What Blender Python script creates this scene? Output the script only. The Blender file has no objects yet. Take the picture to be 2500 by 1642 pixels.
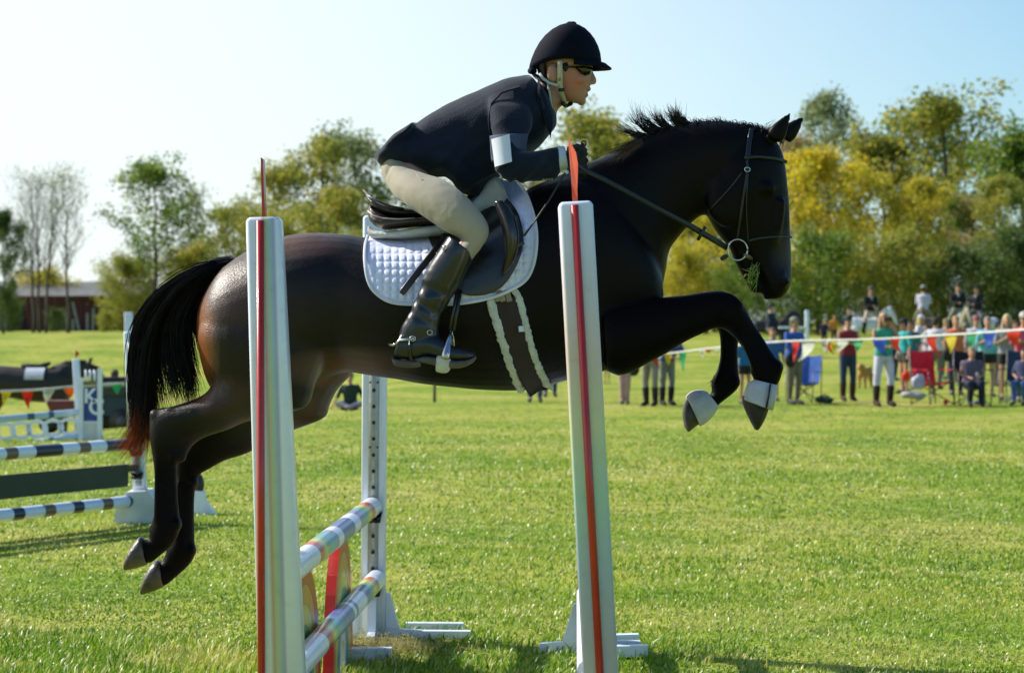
import bpy, bmesh, math, random
import numpy as np
from mathutils import Vector, Matrix, noise
from mathutils.bvhtree import BVHTree
random.seed(7); rng = np.random.default_rng(7)
R = math.radians
scene = bpy.context.scene
col = scene.collection

# ------------------------------------------------------------------ camera, sky, sun
FOC, CX, HY, EYE = 5500.0, 1250.0, 785.0, 1.5          # focal length / centre / horizon in photo pixels, eye height
cam_d = bpy.data.cameras.new('camera'); cam = bpy.data.objects.new('camera', cam_d); col.objects.link(cam)
cam.location = (0, 0, EYE); cam.rotation_euler = (R(90), 0, 0)
cam_d.sensor_width = 36; cam_d.lens = 36*FOC/2500; cam_d.shift_y = -36/2500
cam_d.clip_start = .1; cam_d.clip_end = 6000
cam_d.dof.use_dof = True; cam_d.dof.focus_distance = 8.15; cam_d.dof.aperture_fstop = 5.2
scene.camera = cam
SUN_EL, SUN_TO = 37.0, Vector((-.92, .39, 0)).normalized()      # direction towards the sun, level
w = bpy.data.worlds.new('World'); scene.world = w; w.use_nodes = True
nt = w.node_tree; bg = nt.nodes['Background']
sky = nt.nodes.new('ShaderNodeTexSky'); sky.sky_type = 'NISHITA'; sky.sun_disc = False
sky.sun_elevation = R(SUN_EL); sky.sun_rotation = math.atan2(SUN_TO.x, SUN_TO.y)
sky.air_density = 1.0; sky.dust_density = .9; sky.ozone_density = 2.2; sky.altitude = 200
veil = nt.nodes.new('ShaderNodeMix'); veil.data_type = 'RGBA'; veil.inputs[0].default_value = .38      # thin even high haze over the blue
veil.inputs[7].default_value = (6.6, 7.1, 7.0, 1)
tcw = nt.nodes.new('ShaderNodeTexCoord'); dt_ = nt.nodes.new('ShaderNodeVectorMath'); dt_.operation = 'DOT_PRODUCT'; nt.links.new(tcw.outputs['Generated'], dt_.inputs[0])
dt_.inputs[1].default_value = tuple(Vector((SUN_TO.x, SUN_TO.y, -.25)).normalized()); mrw = nt.nodes.new('ShaderNodeMapRange'); mrw.interpolation_type = 'SMOOTHSTEP'
mrw.inputs[1].default_value = -.02; mrw.inputs[2].default_value = .55; mrw.inputs[3].default_value = .0; mrw.inputs[4].default_value = .92; nt.links.new(dt_.outputs['Value'], mrw.inputs[0]); nt.links.new(mrw.outputs[0], veil.inputs[0])   # whiter haze towards the sun
tn = nt.nodes.new('ShaderNodeMix'); tn.data_type = 'RGBA'; tn.blend_type = 'MULTIPLY'; tn.inputs[0].default_value = 1; tn.inputs[7].default_value = (.66, .95, 1.05, 1); nt.links.new(sky.outputs[0], tn.inputs[6]); nt.links.new(tn.outputs[2], veil.inputs[6]); nt.links.new(veil.outputs[2], bg.inputs[0]); bg.inputs[1].default_value = .115
sd = bpy.data.lights.new('sun', 'SUN'); sd.energy = 5.0; sd.angle = R(.53); sd.color = (1, .94, .84)
so = bpy.data.objects.new('sun', sd); col.objects.link(so)
to_sun = Vector((SUN_TO.x*math.cos(R(SUN_EL)), SUN_TO.y*math.cos(R(SUN_EL)), math.sin(R(SUN_EL))))
so.rotation_euler = to_sun.to_track_quat('Z', 'Y').to_euler(); so.location = to_sun*50
scene.view_settings.view_transform = 'Standard'; scene.view_settings.look = 'None'
scene.view_settings.gamma = 1; scene.view_settings.use_curve_mapping = False
scene.view_settings.exposure = 0.42
scene.cycles.max_bounces = 6; scene.cycles.transparent_max_bounces = 8

# ------------------------------------------------------------------ helpers
def P(px, py, d):                                      # photo pixel at distance d -> metres
    return Vector(((px-CX)/FOC*d, d, EYE-(py-HY)/FOC*d))
V_ = (0, 0, 1.05042); C1 = (200, 500, .3838); C2 = (860, 0, .3838); C3 = (860, 400, .3839)
C4 = (1400, 220, .3583); C5 = (1300, 650, .32); C6 = (1850, 650, .2731); C7 = (0, 780, .3328)
CH = (250, 900, .384); CF = (1240, 20, .1919); CG = (1250, 300, .192); CR = (1900, 680, .2111); CS = (2200, 680, .2111)
C8 = (580, 1150, .315); CB = (930, 560, .2303)
def K(c, x, y, d=8.1): return P(c[0]+x*c[2], c[1]+y*c[2], d)

def smooth01(t): t = max(0., min(1., t)); return t*t*(3-2*t)
def terrain(x, y):
    z = .9*smooth01((y-48)/62)
    dip = 1.75*smooth01((-3-x)/7)*smooth01((y-25)/32)*(1-smooth01((y-62)/42))
    return z-dip

class MB:
    """collects vertices and faces in plain lists"""
    def __init__(s): s.v = []; s.f = []; s.m = []
    def add(s, vs, fs, mi=0):
        b = len(s.v); s.v += [tuple(v) for v in vs]; s.f += [tuple(b+i for i in f) for f in fs]; s.m += [mi]*len(fs); return s
    def box(s, c, sz, rot=None, mi=0, taper=1.0):
        vs = []
        for k in (-1, 1):
            t = taper if k > 0 else 1
            for a, b in ((-1,-1),(1,-1),(1,1),(-1,1)):
                v = Vector((a*sz[0]/2*t, b*sz[1]/2*t, k*sz[2]/2))
                if rot is not None: v = rot @ v
                vs.append(v+Vector(c))
        return s.add(vs, [(3,2,1,0),(4,5,6,7),(0,1,5,4),(1,2,6,5),(2,3,7,6),(3,0,4,7)], mi)
    def rings(s, rings, cap=True, mi=0):
        n = len(rings[0]); vs = [p for r in rings for p in r]; fs = []
        for i in range(len(rings)-1):
            for j in range(n):
                a = i*n+j; b = i*n+(j+1) % n
                fs.append((a, b, b+n, a+n))
        if cap:
            m = len(vs)
            c0 = sum((Vector(p) for p in rings[0]), Vector())/n; c1 = sum((Vector(p) for p in rings[-1]), Vector())/n
            vs += [c0, c1]; l = (len(rings)-1)*n
            for j in range(n):
                fs.append((m, (j+1) % n, j)); fs.append((m+1, l+j, l+(j+1) % n))
        return s.add(vs, fs, mi)
    def tube(s, pts, rad, n=8, cap=True, mi=0, round_ends=False, flat=1.0):
        pts = [Vector(p) for p in pts]
        if not hasattr(rad, '__len__'): rad = [rad]*len(pts)
        rad = list(rad)
        if round_ends:
            d0 = (pts[0]-pts[1]).normalized(); d1 = (pts[-1]-pts[-2]).normalized()
            pts = [pts[0]+d0*rad[0]*.8, pts[0]+d0*rad[0]*.5]+pts+[pts[-1]+d1*rad[-1]*.5, pts[-1]+d1*rad[-1]*.8]
            rad = [rad[0]*.35, rad[0]*.8]+rad+[rad[-1]*.8, rad[-1]*.35]
        t = (pts[1]-pts[0]).normalized()
        u = t.cross(Vector((0, 1, 0)))
        if u.length < .2: u = t.cross(Vector((1, 0, 0)))
        u.normalize(); rs = []
        for i, p in enumerate(pts):
            t = (pts[min(i+1, len(pts)-1)]-pts[max(i-1, 0)]).normalized()
            u = (u-t*u.dot(t)).normalized(); v = t.cross(u)
            rs.append([p+u*math.cos(a)*rad[i]+v*math.sin(a)*rad[i]*flat for a in [2*math.pi*k/n for k in range(n)]])
        return s.rings(rs, cap, mi)
    def ell(s, c, r, n=12, m=8, rot=None, mi=0):
        c = Vector(c); rs = []
        for i in range(m+1):
            th = math.pi*(i+.15)/(m+.3)
            ring = []
            for k in range(n):
                a = 2*math.pi*k/n
                v = Vector((r[0]*math.sin(th)*math.cos(a), r[1]*math.sin(th)*math.sin(a), -r[2]*math.cos(th)))
                if rot is not None: v = rot @ v
                ring.append(c+v)
            rs.append(ring)
        return s.rings(rs, True, mi)
    def stack(s, secs, n=14, mi=0):                     # (x, y, z, rx, ry) level ellipses
        return s.rings([[Vector((x+rx*math.cos(a), y+ry*math.sin(a), z)) for a in [2*math.pi*k/n for k in range(n)]] for x, y, z, rx, ry in secs], True, mi)
    def prism(s, poly, d0, d1, mi=0):                   # list of 3d points, two offset vectors
        n = len(poly); a = [Vector(p)+Vector(d0) for p in poly]; b = [Vector(p)+Vector(d1) for p in poly]
        return s.add(a+b, [tuple(range(n-1, -1, -1)), tuple(range(n, 2*n))]+[(i, (i+1) % n, n+(i+1) % n, n+i) for i in range(n)], mi)
    def mesh(s, name, smooth=True):
        me = bpy.data.meshes.new(name); me.from_pydata(s.v, [], s.f)
        if any(s.m): me.polygons.foreach_set('material_index', s.m)
        if smooth: me.polygons.foreach_set('use_smooth', [True]*len(s.f))
        bm = bmesh.new(); bm.from_mesh(me); bmesh.ops.recalc_face_normals(bm, faces=bm.faces); bm.to_mesh(me); bm.free()
        me.update(); return me

def catmull(keys, sub):
    """keys: list of numpy vectors -> resampled list"""
    keys = [np.asarray(k, float) for k in keys]; out = []
    for i in range(len(keys)-1):
        p0 = keys[i-1] if i else keys[i]*2-keys[i+1]
        p1, p2 = keys[i], keys[i+1]
        p3 = keys[i+2] if i+2 < len(keys) else keys[i+1]*2-keys[i]
        for k in range(sub):
            t = k/sub
            out.append(.5*((2*p1)+(-p0+p2)*t+(2*p0-5*p1+4*p2-p3)*t*t+(-p0+3*p1-3*p2+p3)*t**3))
    out.append(keys[-1]); return out

def loft(mb, c, sts, d=8.1, n=28, sub=5, p=2.15, mi=0, k=0.0):
    """sts: (ax, ay, bx, by, half width[, distance[, bias]]) in crop pixels"""
    keys = []
    for s in sts:
        dd = s[5] if len(s) > 5 else d
        kk = s[6] if len(s) > 6 else k
        A = K(c, s[0], s[1], dd); B = K(c, s[2], s[3], dd)
        keys.append([*A, *B, s[4], kk])
    rs = []
    for q in catmull(keys, sub):
        A, B, wv, kk = Vector(q[0:3]), Vector(q[3:6]), max(q[6], .002), q[7]
        c0 = (A+B)/2; up = (A-B)/2; ring = []
        for j in range(n):
            a = 2*math.pi*j/n; ca, sa = math.cos(a), math.sin(a)
            x = math.copysign(abs(ca)**(2/p), ca); y = math.copysign(abs(sa)**(2/p), sa)
            ring.append(c0+up*x+Vector((0, wv*y*(1-kk*ca), 0)))
        rs.append(ring)
    mb.rings(rs, True, mi)

_dg = None
def remesh(mb, voxel, smooth=4, name='m', factor=.5):
    me = mb.mesh(name)
    ob = bpy.data.objects.new('tmp', me); col.objects.link(ob)
    m = ob.modifiers.new('r', 'REMESH'); m.mode = 'VOXEL'; m.voxel_size = voxel; m.use_smooth_shade = True
    if smooth:
        s = ob.modifiers.new('s', 'SMOOTH'); s.factor = factor; s.iterations = smooth
    dg = bpy.context.evaluated_depsgraph_get()
    out = bpy.data.meshes.new_from_object(ob.evaluated_get(dg)); out.name = name
    bpy.data.objects.remove(ob); bpy.data.meshes.remove(me)
    out.polygons.foreach_set('use_smooth', [True]*len(out.polygons))
    return out
def displace(me, fn):
    """push vertices along their normals by fn(world position)"""
    n = len(me.vertices); co = np.empty(n*3); no = np.empty(n*3)
    me.vertices.foreach_get('co', co); me.vertices.foreach_get('normal', no)
    co = co.reshape(-1, 3); no = no.reshape(-1, 3)
    d = np.array([fn(Vector(c), Vector(m)) for c, m in zip(co, no)])
    co = co+no*d[:, None]; me.vertices.foreach_set('co', co.ravel()); me.update()

def shift(me, v):
    me.transform(Matrix.Translation(v)); return me
def tag(o, label=None, cat=None, group=None, kind=None):
    if label: o['label'] = label
    if cat: o['category'] = cat
    if group: o['group'] = group
    if kind: o['kind'] = kind
    return o
def wloc(o):
    v = Vector(o.location)
    while o.parent: o = o.parent; v = v+Vector(o.location)
    return v
def empty(name, loc, label, cat, group=None, rz=0):
    o = bpy.data.objects.new(name, None); o.empty_display_size = .1; o.location = loc; o.rotation_euler = (0, 0, rz)
    col.objects.link(o); return tag(o, label, cat, group)
def link(name, me, mats=None, parent=None, world=False, loc=None, label=None):
    """link a mesh; world=True means its vertices are in world metres and are moved into the parent's frame"""
    if isinstance(me, MB): me = me.mesh(name)
    if mats is not None:
        me.materials.clear()
        for m in (mats if isinstance(mats, (list, tuple)) else [mats]): me.materials.append(m)
    o = bpy.data.objects.new(name, me); col.objects.link(o)
    if parent: o.parent = parent
    if world:
        if parent: shift(me, -wloc(parent))
        elif loc is not None: shift(me, -Vector(loc)); o.location = loc
    elif loc is not None: o.location = loc
    if label: o['label'] = label
    return o
KIDS = {}
def copy_tree(o, parent=None):
    c = o.copy(); col.objects.link(c); c.parent = parent
    for ch in [x for x in bpy.data.objects if x.parent == o]: copy_tree(ch, c)
    return c

# ------------------------------------------------------------------ materials
def nodes(name):
    m = bpy.data.materials.new(name); m.use_nodes = True
    return m, m.node_tree, m.node_tree.nodes['Principled BSDF']
def N(nt, t, **kw):
    n = nt.nodes.new(t)
    for k, v in kw.items(): setattr(n, k, v)
    return n
def ramp(nt, stops, interp='LINEAR'):
    r = N(nt, 'ShaderNodeValToRGB'); e = r.color_ramp.elements; r.color_ramp.interpolation = interp
    while len(e) > 1: e.remove(e[-1])
    e[0].position = stops[0][0]; e[0].color = (*stops[0][1], 1)
    for p_, c_ in stops[1:]:
        x = e.new(p_); x.color = (*c_, 1)
    return r
def mat(name, c1, c2=None, scale=8, rough=.6, bump=0., bscale=40, metal=0., spec=.5, coords='Object', detail=4, sheen=0., trans=0., coat=0., rough2=None):
    m, nt, b = nodes(name)
    b.inputs['Roughness'].default_value = rough; b.inputs['Metallic'].default_value = metal
    b.inputs['Specular IOR Level'].default_value = spec
    if sheen: b.inputs['Sheen Weight'].default_value = sheen; b.inputs['Sheen Roughness'].default_value = .4
    if coat: b.inputs['Coat Weight'].default_value = coat; b.inputs['Coat Roughness'].default_value = .12
    tc = N(nt, 'ShaderNodeTexCoord')
    if c2 is None: c2 = tuple(x*.72 for x in c1)
    no = N(nt, 'ShaderNodeTexNoise'); no.inputs['Scale'].default_value = scale; no.inputs['Detail'].default_value = detail
    nt.links.new(tc.outputs[coords], no.inputs['Vector'])
    r = ramp(nt, [(.35, c1), (.65, c2)]); nt.links.new(no.outputs['Fac'], r.inputs[0]); nt.links.new(r.outputs[0], b.inputs['Base Color'])
    if rough2 is not None:
        mr = N(nt, 'ShaderNodeMapRange'); mr.inputs[3].default_value = rough; mr.inputs[4].default_value = rough2
        nt.links.new(no.outputs['Fac'], mr.inputs[0]); nt.links.new(mr.outputs[0], b.inputs['Roughness'])
    if bump:
        n2 = N(nt, 'ShaderNodeTexNoise'); n2.inputs['Scale'].default_value = bscale; n2.inputs['Detail'].default_value = 5
        nt.links.new(tc.outputs[coords], n2.inputs['Vector'])
        bp = N(nt, 'ShaderNodeBump'); bp.inputs['Strength'].default_value = bump; bp.inputs['Distance'].default_value = .01
        nt.links.new(n2.outputs['Fac'], bp.inputs['Height']); nt.links.new(bp.outputs[0], b.inputs['Normal'])
    if trans:
        out = nt.nodes['Material Output']; tr = N(nt, 'ShaderNodeBsdfTranslucent'); mx = N(nt, 'ShaderNodeMixShader'); mx.inputs[0].default_value = trans
        nt.links.new(r.outputs[0], tr.inputs[0]); nt.links.new(b.outputs[0], mx.inputs[1]); nt.links.new(tr.outputs[0], mx.inputs[2]); nt.links.new(mx.outputs[0], out.inputs[0])
    return m
M = {}
HAZE = 0
def colour(c, rough=.85, trans=0.):                      # plain cloth of one colour, cached
    k = ('c', tuple(round(x, 3) for x in c), rough, trans)
    if k not in M: M[k] = mat('cloth', c, tuple(x*.75 for x in c), 6, rough, .25, 60, trans=trans)
    return M[k]
WHITE = mat('white_paint', (.76, .82, .96), (.70, .76, .91), 9, .38, .06, 30)
WHITE_OLD = mat('weathered_white_paint', (.68, .70, .72), (.52, .54, .54), 5, .5, .12, 25)
BLACKP = mat('black_plastic', (.012, .012, .013), (.02, .02, .02), 20, .45)
RED = mat('red_paint', (.50, .02, .015), (.40, .015, .015), 10, .3, coat=.3)
SKIN = mat('skin', (.50, .27, .18), (.42, .19, .12), 14, .5, .08, 120)
STEEL = mat('steel', (.62, .63, .65), (.5, .5, .52), 30, .22, metal=1.)
GREYM = mat('galvanised_track', (.42, .44, .44), (.33, .35, .35), 30, .45, metal=.3)

def leaf_mat(name, cols, trans=.45):
    m, nt, b = nodes(name); out = nt.nodes['Material Output']
    g = N(nt, 'ShaderNodeNewGeometry'); tc = N(nt, 'ShaderNodeTexCoord')
    no = N(nt, 'ShaderNodeTexNoise'); no.inputs['Scale'].default_value = .55; no.inputs['Detail'].default_value = 2
    nt.links.new(g.outputs['Position'], no.inputs['Vector'])
    mx = N(nt, 'ShaderNodeMath', operation='MULTIPLY_ADD'); mx.inputs[1].default_value = .45
    nt.links.new(g.outputs['Random Per Island'], mx.inputs[0])
    ms = N(nt, 'ShaderNodeMath', operation='MULTIPLY'); ms.inputs[1].default_value = .62; nt.links.new(no.outputs['Fac'], ms.inputs[0]); nt.links.new(ms.outputs[0], mx.inputs[2])
    n = len(cols); r = ramp(nt, [(.12+.76*i/(n-1), c) for i, c in enumerate(cols)]); nt.links.new(mx.outputs[0], r.inputs[0])
    b.inputs['Roughness'].default_value = .55; nt.links.new(r.outputs[0], b.inputs['Base Color'])
    tr = N(nt, 'ShaderNodeBsdfTranslucent'); ms2 = N(nt, 'ShaderNodeMixShader'); ms2.inputs[0].default_value = trans
    nt.links.new(r.outputs[0], tr.inputs[0]); nt.links.new(b.outputs[0], ms2.inputs[1]); nt.links.new(tr.outputs[0], ms2.inputs[2]); nt.links.new(ms2.outputs[0], out.inputs[0])
    return m
BARK = mat('bark', (.10, .085, .07), (.05, .045, .04), 6, .9, .6, 20)

# pale autumn air: one closed box of thin haze round the camera and the whole scene
hz = MB().box((0, 95, 14), (260, 270, 34)).mesh('haze', False); hzm = bpy.data.materials.new('haze_air'); hzm.use_nodes = True; hn = hzm.node_tree
hn.nodes.remove(hn.nodes['Principled BSDF']); pv = hn.nodes.new('ShaderNodeVolumePrincipled'); pv.inputs['Color'].default_value = (.80, .90, 1, 1); pv.inputs['Density'].default_value = HAZE; pv.inputs['Anisotropy'].default_value = .3
hn.links.new(pv.outputs[0], hn.nodes['Material Output'].inputs['Volume'])
if HAZE: tag(link('haze', hz, hzm), 'thin pale autumn haze over the whole meadow', kind='stuff')
# ------------------------------------------------------------------ ground and grass
def ground_mesh():
    ys = list(np.arange(4, 30, 1.0))+list(np.arange(30, 120, 3.0))+[130, 150, 180, 230, 300, 420, 700, 1200, 2500, 5000]
    us = np.concatenate([[-3000, -900, -300, -120, -80], np.arange(-60, 61, 2.5), [80, 120, 300, 900, 3000]])
    ys = [-600, -100, -20, 0]+ys
    vs = [(u, y, terrain(u, y)+.012*noise.noise(Vector((u*.4, y*.4, 3)))) for y in ys for u in us]
    n = len(us); fs = [(j*n+i, j*n+i+1, (j+1)*n+i+1, (j+1)*n+i) for j in range(len(ys)-1) for i in range(n-1)]
    return MB().add(vs, fs)
def ground_mat():
    m, nt, b = nodes('meadow_turf'); b.inputs['Roughness'].default_value = .9; b.inputs['Specular IOR Level'].default_value = .2
    g = N(nt, 'ShaderNodeNewGeometry')
    def nz(s, det=4, sc=(1, 1, 1)):
        mp = N(nt, 'ShaderNodeMapping'); mp.inputs['Scale'].default_value = sc; nt.links.new(g.outputs['Position'], mp.inputs[0])
        n = N(nt, 'ShaderNodeTexNoise'); n.inputs['Scale'].default_value = s; n.inputs['Detail'].default_value = det
        nt.links.new(mp.outputs[0], n.inputs['Vector']); return n
    a = nz(.35, 5); r1 = ramp(nt, [(.38, (.19, .28, .022)), (.55, (.33, .36, .05)), (.68, (.40, .38, .10))]); nt.links.new(a.outputs['Fac'], r1.inputs[0])
    c = nz(5, 6); r2 = ramp(nt, [(.3, (.5, .55, .35)), (.5, (1, 1, 1)), (.75, (1.3, 1.25, 1.1))]); nt.links.new(c.outputs['Fac'], r2.inputs[0])
    mx = N(nt, 'ShaderNodeMix', data_type='RGBA', blend_type='MULTIPLY'); mx.inputs[0].default_value = 1
    nt.links.new(r1.outputs[0], mx.inputs[6]); nt.links.new(r2.outputs[0], mx.inputs[7]); nt.links.new(mx.outputs[2], b.inputs['Base Color'])
    d = nz(28, 6); bp = N(nt, 'ShaderNodeBump'); bp.inputs['Strength'].default_value = .9; bp.inputs['Distance'].default_value = .05
    nt.links.new(d.outputs['Fac'], bp.inputs['Height']); nt.links.new(bp.outputs[0], b.inputs['Normal'])
    return m
tag(link('ground', ground_mesh(), ground_mat()), 'mown green meadow under the whole riding competition', kind='structure')

def grass_mat():
    m, nt, b = nodes('grass_blade'); out = nt.nodes['Material Output']
    g = N(nt, 'ShaderNodeNewGeometry'); at = N(nt, 'ShaderNodeAttribute', attribute_name='tone')
    r = ramp(nt, [(0, (.045, .13, .008)), (.3, (.125, .26, .014)), (.62, (.26, .395, .03)), (.82, (.50, .48, .10)), (1, (.76, .76, .52))])
    nt.links.new(at.outputs['Fac'], r.inputs[0]); nt.links.new(r.outputs[0], b.inputs['Base Color'])
    b.inputs['Roughness'].default_value = .36; b.inputs['Specular IOR Level'].default_value = .45
    tr = N(nt, 'ShaderNodeBsdfTranslucent'); mx = N(nt, 'ShaderNodeMixShader'); mx.inputs[0].default_value = .42
    nt.links.new(r.outputs[0], tr.inputs[0]); nt.links.new(b.outputs[0], mx.inputs[1]); nt.links.new(tr.outputs[0], mx.inputs[2]); nt.links.new(mx.outputs[0], out.inputs[0])
    return m
def grass_blades():
    bands = [(8.6, 12.5, 2600, 1.0), (12.5, 18, 1300, 1.25), (18, 30, 420, 1.9), (30, 50, 90, 2.4)]
    X = []; Y = []; S = []
    for y0, y1, dens, sc in bands:
        half = .2525*y1+.8; n = int(dens*2*half*(y1-y0))
        y = rng.uniform(y0, y1, n); x = rng.uniform(-half, half, n)
        k = np.abs(x) < .2525*y+.8
        X.append(x[k]); Y.append(y[k]); S.append(np.full(k.sum(), sc))
    X = np.concatenate(X); Y = np.concatenate(Y); S = np.concatenate(S); n = len(X)
    def fn(f, ph):                                       # cheap smooth patchiness
        return (np.sin(X*f+ph)+np.sin(Y*f*1.3+ph*2+np.sin(X*f*.7))+np.sin((X+Y)*f*.6+ph*3))/3
    patch = .55*fn(1.1, 1.3)+.45*fn(3.7, .4)+.35*fn(10., 2.)
    h = rng.uniform(.010, .031, n)*(1+.45*patch)*(.85+.15*S); h[rng.random(n) < .02] *= 1.8
    near = (np.hypot((X+.55)/.55, (Y-10.6)/.5) < 1) | (np.hypot((X-.5)/.6, (Y-10.2)/.45) < 1) | (Y+.45*X < 9.95)
    h = np.where(near, h*1.9, h); h *= 1-np.clip((Y-24)/26, 0, 1)*.75
    wd = rng.uniform(.0022, .0048, n)*S
    an = rng.uniform(0, 2*np.pi, n); ln = rng.uniform(.1, 1.1, n)*h; la = rng.normal(.3, 1.3, n)
    dx, dy = np.cos(an)*wd, np.sin(an)*wd; lx, ly = np.cos(la)*ln, np.sin(la)*ln
    Z = np.array([terrain(a, b) for a, b in zip(X, Y)])-.004
    v = np.empty((n, 5, 3))
    v[:, 0] = np.stack([X-dx, Y-dy, Z], 1); v[:, 1] = np.stack([X+dx, Y+dy, Z], 1)
    v[:, 2] = np.stack([X+dx*.8+lx*.35, Y+dy*.8+ly*.35, Z+h*.6], 1); v[:, 3] = np.stack([X-dx*.8+lx*.35, Y-dy*.8+ly*.35, Z+h*.6], 1)
    v[:, 4] = np.stack([X+lx, Y+ly, Z+h*.95], 1)
    tone = np.clip(.44+.34*patch+rng.normal(0, .16, n), 0, .8); tone[rng.random(n) < .045] = .95  # the few palest blades are painted sun glints
    dry = (fn(2.9, 4.)+.5*fn(8.3, 1.)) > .30; tone = np.where(dry & (rng.random(n) < .60), rng.uniform(.78, .9, n), tone); h = np.where(dry, h*.7, h)
    base = (np.arange(n)*5)[:, None]
    loops = np.concatenate([base+np.array([[0, 1, 2, 3]]), base+np.array([[3, 2, 4]])], 1).ravel()
    me = bpy.data.meshes.new('grass'); me.vertices.add(n*5); me.vertices.foreach_set('co', v.ravel())
    me.loops.add(len(loops)); me.loops.foreach_set('vertex_index', loops.astype(np.int32))
    ls = (np.arange(n)*7)[:, None]+np.array([[0, 4]]); me.polygons.add(n*2); me.polygons.foreach_set('loop_start', ls.ravel().astype(np.int32))
    me.update(calc_edges=True); a = me.attributes.new('tone', 'FLOAT', 'POINT'); a.data.foreach_set('value', np.repeat(tone, 5).astype(np.float32))
    print('grass blades', n)
    return me
tag(link('grass', grass_blades(), grass_mat()), 'short sunlit green grass covering the foreground meadow', kind='stuff')
# ------------------------------------------------------------------ trees, shrubs and the far barn
def make_tree(seed, H=12., spread=4., trunk_r=.22, first=.25, leaves=9000, leaf=.16, clump=.9, levels=2, upright=.5, nb=11, stems=1, gap=.0):
    rd = random.Random(seed); tr = MB(); tips = []
    def branch(p, d, L, r, lev):
        pts = [p.copy()]; q = p.copy(); dd = d.copy(); seg = 5 if lev < 2 else 3
        for i in range(seg):
            dd = (dd+Vector((rd.gauss(0, .13), rd.gauss(0, .13), rd.gauss(.05, .08)))).normalized()
            q = q+dd*L/seg; pts.append(q.copy())
        tr.tube(pts, [r*(1-.8*i/seg) for i in range(seg+1)], 6 if lev < 2 else 4)
        if lev >= 1:
            for t in pts[2:]: tips.append((t, L))
        if lev < levels:
            k = 6 if lev == 1 else 4
            for i in range(k):
                t = rd.uniform(.35, 1); a = pts[min(int(t*seg), seg)]
                nd = (dd*.6+Vector((rd.gauss(0, .6), rd.gauss(0, .6), rd.uniform(0, .7)))).normalized()
                branch(a, nd, L*rd.uniform(.4, .62), r*.45, lev+1)
    for s in range(stems):
        ox = 0 if stems == 1 else (s-(stems-1)/2)*.6
        pts = []; lean = Vector((rd.uniform(-.05, .05)+ox*.08, rd.uniform(-.04, .04), 1))
        for i in range(9): pts.append(Vector((ox, 0, 0))+lean*H*.9*i/8+Vector((rd.gauss(0, .08), rd.gauss(0, .08), 0))*(i > 0))
        tr.tube(pts, [trunk_r*(1.25 if i == 0 else 1-.85*i/8) for i in range(9)], 8)
        for i in range(nb):
            t = first+(.97-first)*i/(nb-1); p = pts[int(t*8)].lerp(pts[min(int(t*8)+1, 8)], t*8-int(t*8))
            a = i*2.4+rd.uniform(-.5, .5); prof = math.sin(math.pi*min(1, (t-first)/(1-first)*.78+.22))**.7
            d = Vector((math.cos(a), math.sin(a), upright+t*.5)).normalized()
            branch(p, d, spread*prof*rd.uniform(.75, 1.1), trunk_r*.4*(1.1-t), 1)
    lf = MB(); n = 0
    if leaves:
        rr = np.random.default_rng(seed); T = np.array([list(t[0]) for t in tips])
        w_ = rr.random(len(T)) > gap; T = T[w_]
        idx = rr.integers(0, len(T), leaves); off = rr.normal(0, clump*.42, (leaves, 3)); off[:, 2] *= .75
        c = T[idx]+off; sz = rr.uniform(.6, 1.35, leaves)*leaf
        a = rr.normal(0, 1, (leaves, 3)); a /= np.linalg.norm(a, axis=1)[:, None]; b_ = rr.normal(0, 1, (leaves, 3))
        b_ -= a*(a*b_).sum(1)[:, None]; b_ /= np.linalg.norm(b_, axis=1)[:, None]
        a *= sz[:, None]*.5; b_ *= sz[:, None]*.36
        v = np.stack([c-a, c+b_, c+a, c-b_], 1).reshape(-1, 3)
        me = bpy.data.meshes.new('crown'); me.from_pydata(v.tolist(), [], (np.arange(leaves*4).reshape(-1, 4)).tolist()); me.update()
    else: me = None
    return tr.mesh('trunk'), me
GOLD = leaf_mat('golden_leaves', [(.18, .22, .02), (.38, .38, .03), (.58, .48, .04), (.66, .48, .05)], .5)
BGOLD = leaf_mat('bright_golden_leaves', [(.20, .22, .02), (.46, .42, .025), (.70, .56, .03), (.80, .55, .04)], .5)
OLIVE = leaf_mat('olive_leaves', [(.09, .15, .02), (.20, .26, .035), (.38, .36, .05), (.55, .40, .06)], .5)
GREEN = leaf_mat('green_leaves', [(.03, .085, .018), (.08, .17, .028), (.18, .28, .03), (.44, .42, .05)], .5)
DARKG = leaf_mat('dark_leaves', [(.025, .06, .02), (.05, .10, .025), (.11, .17, .03), (.26, .28, .04)])
RUST = leaf_mat('rusty_leaves', [(.14, .14, .06), (.28, .23, .10), (.42, .30, .12), (.50, .30, .08)], .5)
BLUEG = leaf_mat('thin_grey_green_leaves', [(.12, .18, .11), (.20, .27, .14), (.28, .33, .15), (.42, .40, .12)], .5)
TM = {}
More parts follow.
